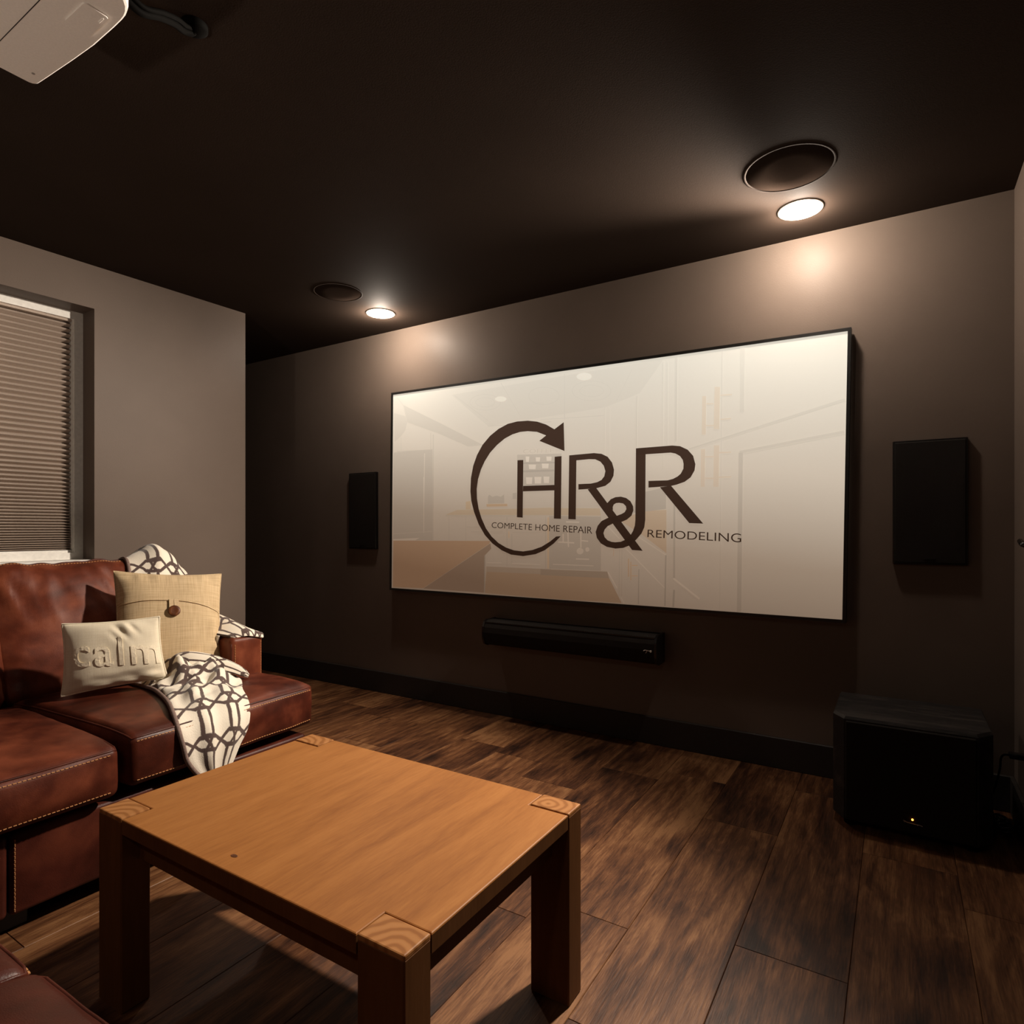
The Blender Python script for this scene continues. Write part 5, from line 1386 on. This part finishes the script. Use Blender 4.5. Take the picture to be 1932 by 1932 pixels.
cp = Pillow((-2.530, 1.014, 0.512), (-2.360, 1.298, 0.543), (-2.410, 1.294, 0.773), (-2.570, 1.032, 0.765), 0.050, 0.06, calm_wr)
cp.build(M_CANVAS, calm)
tv, tf = text_mesh('calm', 0.004, 1.12)
bm = bmesh.new()
bvs = [bm.verts.new((x, y, 0)) for x, y in tv]
for q in tf:
    try:
        bm.faces.new([bvs[i] for i in q])
    except ValueError:
        pass
for i in range(1, 40):
    bmesh.ops.bisect_plane(bm, geom=bm.verts[:] + bm.edges[:] + bm.faces[:], plane_co=(i / 40, 0, 0), plane_no=(1, 0, 0))
for i in range(1, 14):
    bmesh.ops.bisect_plane(bm, geom=bm.verts[:] + bm.edges[:] + bm.faces[:], plane_co=(0, i / 14, 0), plane_no=(0, 1, 0))
def letter_pt(q, lift):
    u = -0.77 + 1.72 * q.x; vb = -0.25 - 0.26 * q.x; vt = vb + 0.86
    return cp.pt(u + 0.0 * q.y, vb + (vt - vb) * q.y, 1, lift)
bm.verts.index_update(); bm.edges.index_update()
m_ = MB()
ftop = [[v.index for v in f.verts] for f in bm.faces]
Vt = [letter_pt(v.co, 0.0027 + 0.0007 * nz(v.co.x * 40, v.co.y * 20, 0, 2)) for v in bm.verts]
Vb = [letter_pt(v.co, -0.002) for v in bm.verts]
nn = len(Vt)
sides = [(e.verts[0].index, e.verts[1].index, nn + e.verts[1].index, nn + e.verts[0].index) for e in bm.edges if len(e.link_faces) == 1]
bm.free()
m_.add(Vt + Vb, ftop + sides)
put('lettering', m_.v, m_.f, M_FLEECE_LETTER, calm, uvs=[(p[1], p[2]) for p in m_.v])

# ------------------------------------------------------------------ the throw blanket
throw = thing('throw_blanket', 'cream throw blanket with brown trellis print draped over sofa back, arm and seat', 'blanket', (-2.45, 1.35, 0.47))
def drape(sections, nseg, nt, folds, seed, name):
    """sections: (left, right, lift, fold amplitude) along the cloth; returns a smooth sheet with folds"""
    Ls = catmull([s_[0] for s_ in sections], nseg); Rs = catmull([s_[1] for s_ in sections], nseg)
    Am = catmull([(s_[2], s_[3], s_[4] if len(s_) > 4 else 0) for s_ in sections], nseg)
    V = []; UV = []; acc = 0.0
    rows = len(Ls)
    mids = [(a + c) / 2 for a, c in zip(Ls, Rs)]
    for i in range(rows):
        if i:
            acc += (mids[i] - mids[i - 1]).length
        tang = (mids[min(i + 1, rows - 1)] - mids[max(i - 1, 0)]).normalized()
        across = (Rs[i] - Ls[i])
        nrm = tang.cross(across).normalized()
        if nrm.z < -0.2 or (abs(nrm.z) <= 0.2 and nrm.x < 0):
            nrm = -nrm
        wid = across.length
        for k in range(nt + 1):
            t = k / nt
            edge = math.sin(PI * t) ** 0.5
            ph = folds * (t + 0.05 * math.sin(acc * 9 + seed)) + seed
            fold = math.sin(2 * PI * ph) * 0.6 + 0.7 * nz(t * folds * 1.3, acc * 4.5, 0, seed) + 0.5 * nz(t * folds * 2.6, acc * 9, 3, seed)
            bunch = nz(acc * 13 + t * 3, t * 4.0 - acc * 3, 7, seed) * 1.6 + 0.6 * nz(acc * 26, t * 7.0, 9, seed)
            h = Am[i].x * math.sin(PI * t) ** 1.4 + max(-0.002, Am[i].y * edge * (fold * 0.5 + 0.45) + Am[i].z * edge * (bunch * 0.7 + 0.3))
            V.append(Ls[i] + across * t + nrm * (h + 0.004))
            UV.append((t * max(wid, 0.30) * 1.25 + seed, acc * 1.15))
    F = []
    for i in range(rows - 1):
        for k in range(nt):
            a = i * (nt + 1) + k
            F.append((a, a + 1, a + nt + 2, a + nt + 1))
    return V, F, UV, rows
def on_back(x, y, z):
    return tuple(far_back.pt(x, y, z, 0.004))
MAIN = [(on_back(-0.10, 0.12, 0.02), (-3.10, 1.60, 0.72), 0.0, 0.006), (on_back(-0.10, 0.145, 0.20), (-3.07, 1.625, 0.82), 0.020, 0.010),
        (on_back(-0.085, 0.165, 0.272), (-2.98, 1.640, 0.905), 0.066, 0.014), (on_back(0.0, 0.170, 0.272), (-2.92, 1.646, 0.925), 0.076, 0.016), (on_back(0.085, 0.165, 0.272), (-2.86, 1.645, 0.920), 0.066, 0.018),
        (on_back(0.10, 0.150, 0.20), (-2.79, 1.635, 0.870), 0.034, 0.018), (on_back(0.10, 0.125, 0.08), (-2.72, 1.58, 0.76), 0.0, 0.012),
        ((-2.655, 1.31, 0.60), (-2.64, 1.53, 0.60), 0.0, 0.008), ((-2.58, 1.27, 0.507), (-2.56, 1.525, 0.520), 0.0, 0.010),
        ((-2.46, 1.250, 0.506), (-2.43, 1.525, 0.512), 0.040, 0.034, 0.052), ((-2.36, 1.243, 0.507), (-2.33, 1.545, 0.508), 0.040, 0.040, 0.058),
        ((-2.27, 1.222, 0.506), (-2.23, 1.520, 0.504), 0.020, 0.034, 0.044), ((-2.14, 1.180, 0.503), (-2.11, 1.445, 0.500), 0.010, 0.026, 0.016),
        ((-2.035, 1.140, 0.487), (-2.035, 1.412, 0.486), 0.006, 0.016), ((-1.988, 1.128, 0.450), (-2.000, 1.398, 0.450), 0.006, 0.016),
        ((-1.972, 1.134, 0.400), (-1.985, 1.378, 0.395), 0.008, 0.016), ((-1.970, 1.146, 0.350), (-1.982, 1.345, 0.345), 0.010, 0.016),
        ((-1.972, 1.178, 0.300), (-1.980, 1.315, 0.292), 0.006, 0.010), ((-1.975, 1.215, 0.262), (-1.982, 1.290, 0.258), 0.002, 0.006)]
V, F, UV, rows = drape(MAIN, 12, 60, 2.6, 1.3, 'sheet')
main = put('sheet', V, F, M_FLEECE, throw, True, uvs=UV)
md = main.modifiers.new('thickness', 'SOLIDIFY'); md.thickness = 0.007; md.offset = 1
nt = 60
m_ = MB(); m_.tube([V[i * (nt + 1)] + Vector((0.002, -0.002, 0.003)) for i in range(rows)], 0.0075, 8)
m_.build('hem', M_HEM, throw, True)
# the part bunched along the seat and the part lying over the arm
ROLL = [((-2.44, 1.33, 0.545), (-2.53, 1.40, 0.56), 0.03, 0.012), ((-2.365, 1.37, 0.570), (-2.47, 1.43, 0.585), 0.035, 0.014), ((-2.315, 1.43, 0.560), (-2.40, 1.485, 0.575), 0.034, 0.014),
        ((-2.275, 1.49, 0.535), (-2.335, 1.535, 0.545), 0.030, 0.012), ((-2.245, 1.53, 0.515), (-2.285, 1.562, 0.520), 0.022, 0.008), ((-2.235, 1.552, 0.505), (-2.258, 1.570, 0.508), 0.010, 0.004)]
V, F, UV, rows = drape(ROLL, 9, 20, 1.2, 4.1, 'roll')
o = put('folded_end', V, F, M_FLEECE, throw, True, uvs=UV)
md = o.modifiers.new('thickness', 'SOLIDIFY'); md.thickness = 0.007; md.offset = 1
ARM = [((-2.78, 1.49, 0.72), (-2.78, 1.69, 0.700), 0.045, 0.016), ((-2.66, 1.505, 0.70), (-2.66, 1.700, 0.685), 0.055, 0.020), ((-2.55, 1.525, 0.680), (-2.55, 1.704, 0.670), 0.052, 0.020),
       ((-2.46, 1.530, 0.670), (-2.45, 1.706, 0.662), 0.040, 0.018), ((-2.40, 1.540, 0.666), (-2.385, 1.706, 0.656), 0.028, 0.012), ((-2.365, 1.552, 0.662), (-2.340, 1.700, 0.654), 0.018, 0.006), ((-2.345, 1.565, 0.655), (-2.322, 1.688, 0.640), 0.006, 0.003)]
V, F, UV, rows = drape(ARM, 8, 26, 1.6, 7.7, 'arm')
o = put('arm_flap', V, F, M_FLEECE, throw, True, uvs=UV)
md = o.modifiers.new('thickness', 'SOLIDIFY'); md.thickness = 0.008; md.offset = 1
SIDE = [((-2.60, 1.537, 0.675), (-2.40, 1.537, 0.664), 0.004, 0.004), ((-2.60, 1.525, 0.62), (-2.41, 1.532, 0.625), 0.004, 0.006), ((-2.58, 1.520, 0.57), (-2.42, 1.528, 0.585), 0.004, 0.006)]
V, F, UV, rows = drape(SIDE, 8, 16, 1.6, 2.2, 'side')
o = put('arm_flap', V, F, M_FLEECE, throw, True, uvs=UV)
md = o.modifiers.new('thickness', 'SOLIDIFY'); md.thickness = 0.006; md.offset = 1

# ------------------------------------------------------------------ a low fill uplight added behind the foreground sofa (out of the picture)
up = thing('added_uplight', 'added low black bowl uplight, unseen fill behind the foreground sofa', 'added fill lamp', (-1.35, -0.98, 0))
b = MB(); b.lathe([(0.12, 0.0), (0.12, 0.015), (0.02, 0.03)], (-1.35, -0.98, 0), 28); b.build('base', M_BLACK, up)
b = MB(); b.lathe([(0.012, 0.02), (0.012, 0.74)], (-1.35, -0.98, 0), 14); b.build('pole', M_BLACK, up)
b = MB(); b.lathe([(0.02, 0.735), (0.08, 0.75), (0.13, 0.79), (0.15, 0.845), (0.145, 0.845), (0.125, 0.795), (0.078, 0.757), (0.01, 0.745)], (-1.35, -0.98, 0), 32); b.build('bowl', M_BLACK, up, True)
ul = bpy.data.lights.new('fill_bulb', 'POINT'); ul.energy = FILL_UPLIGHT; ul.color = LIGHT_COLOR; ul.shadow_soft_size = 0.04
uo = bpy.data.objects.new('fill_bulb', ul); COL.objects.link(uo); uo.location = (-1.35, -0.98, 0.83)
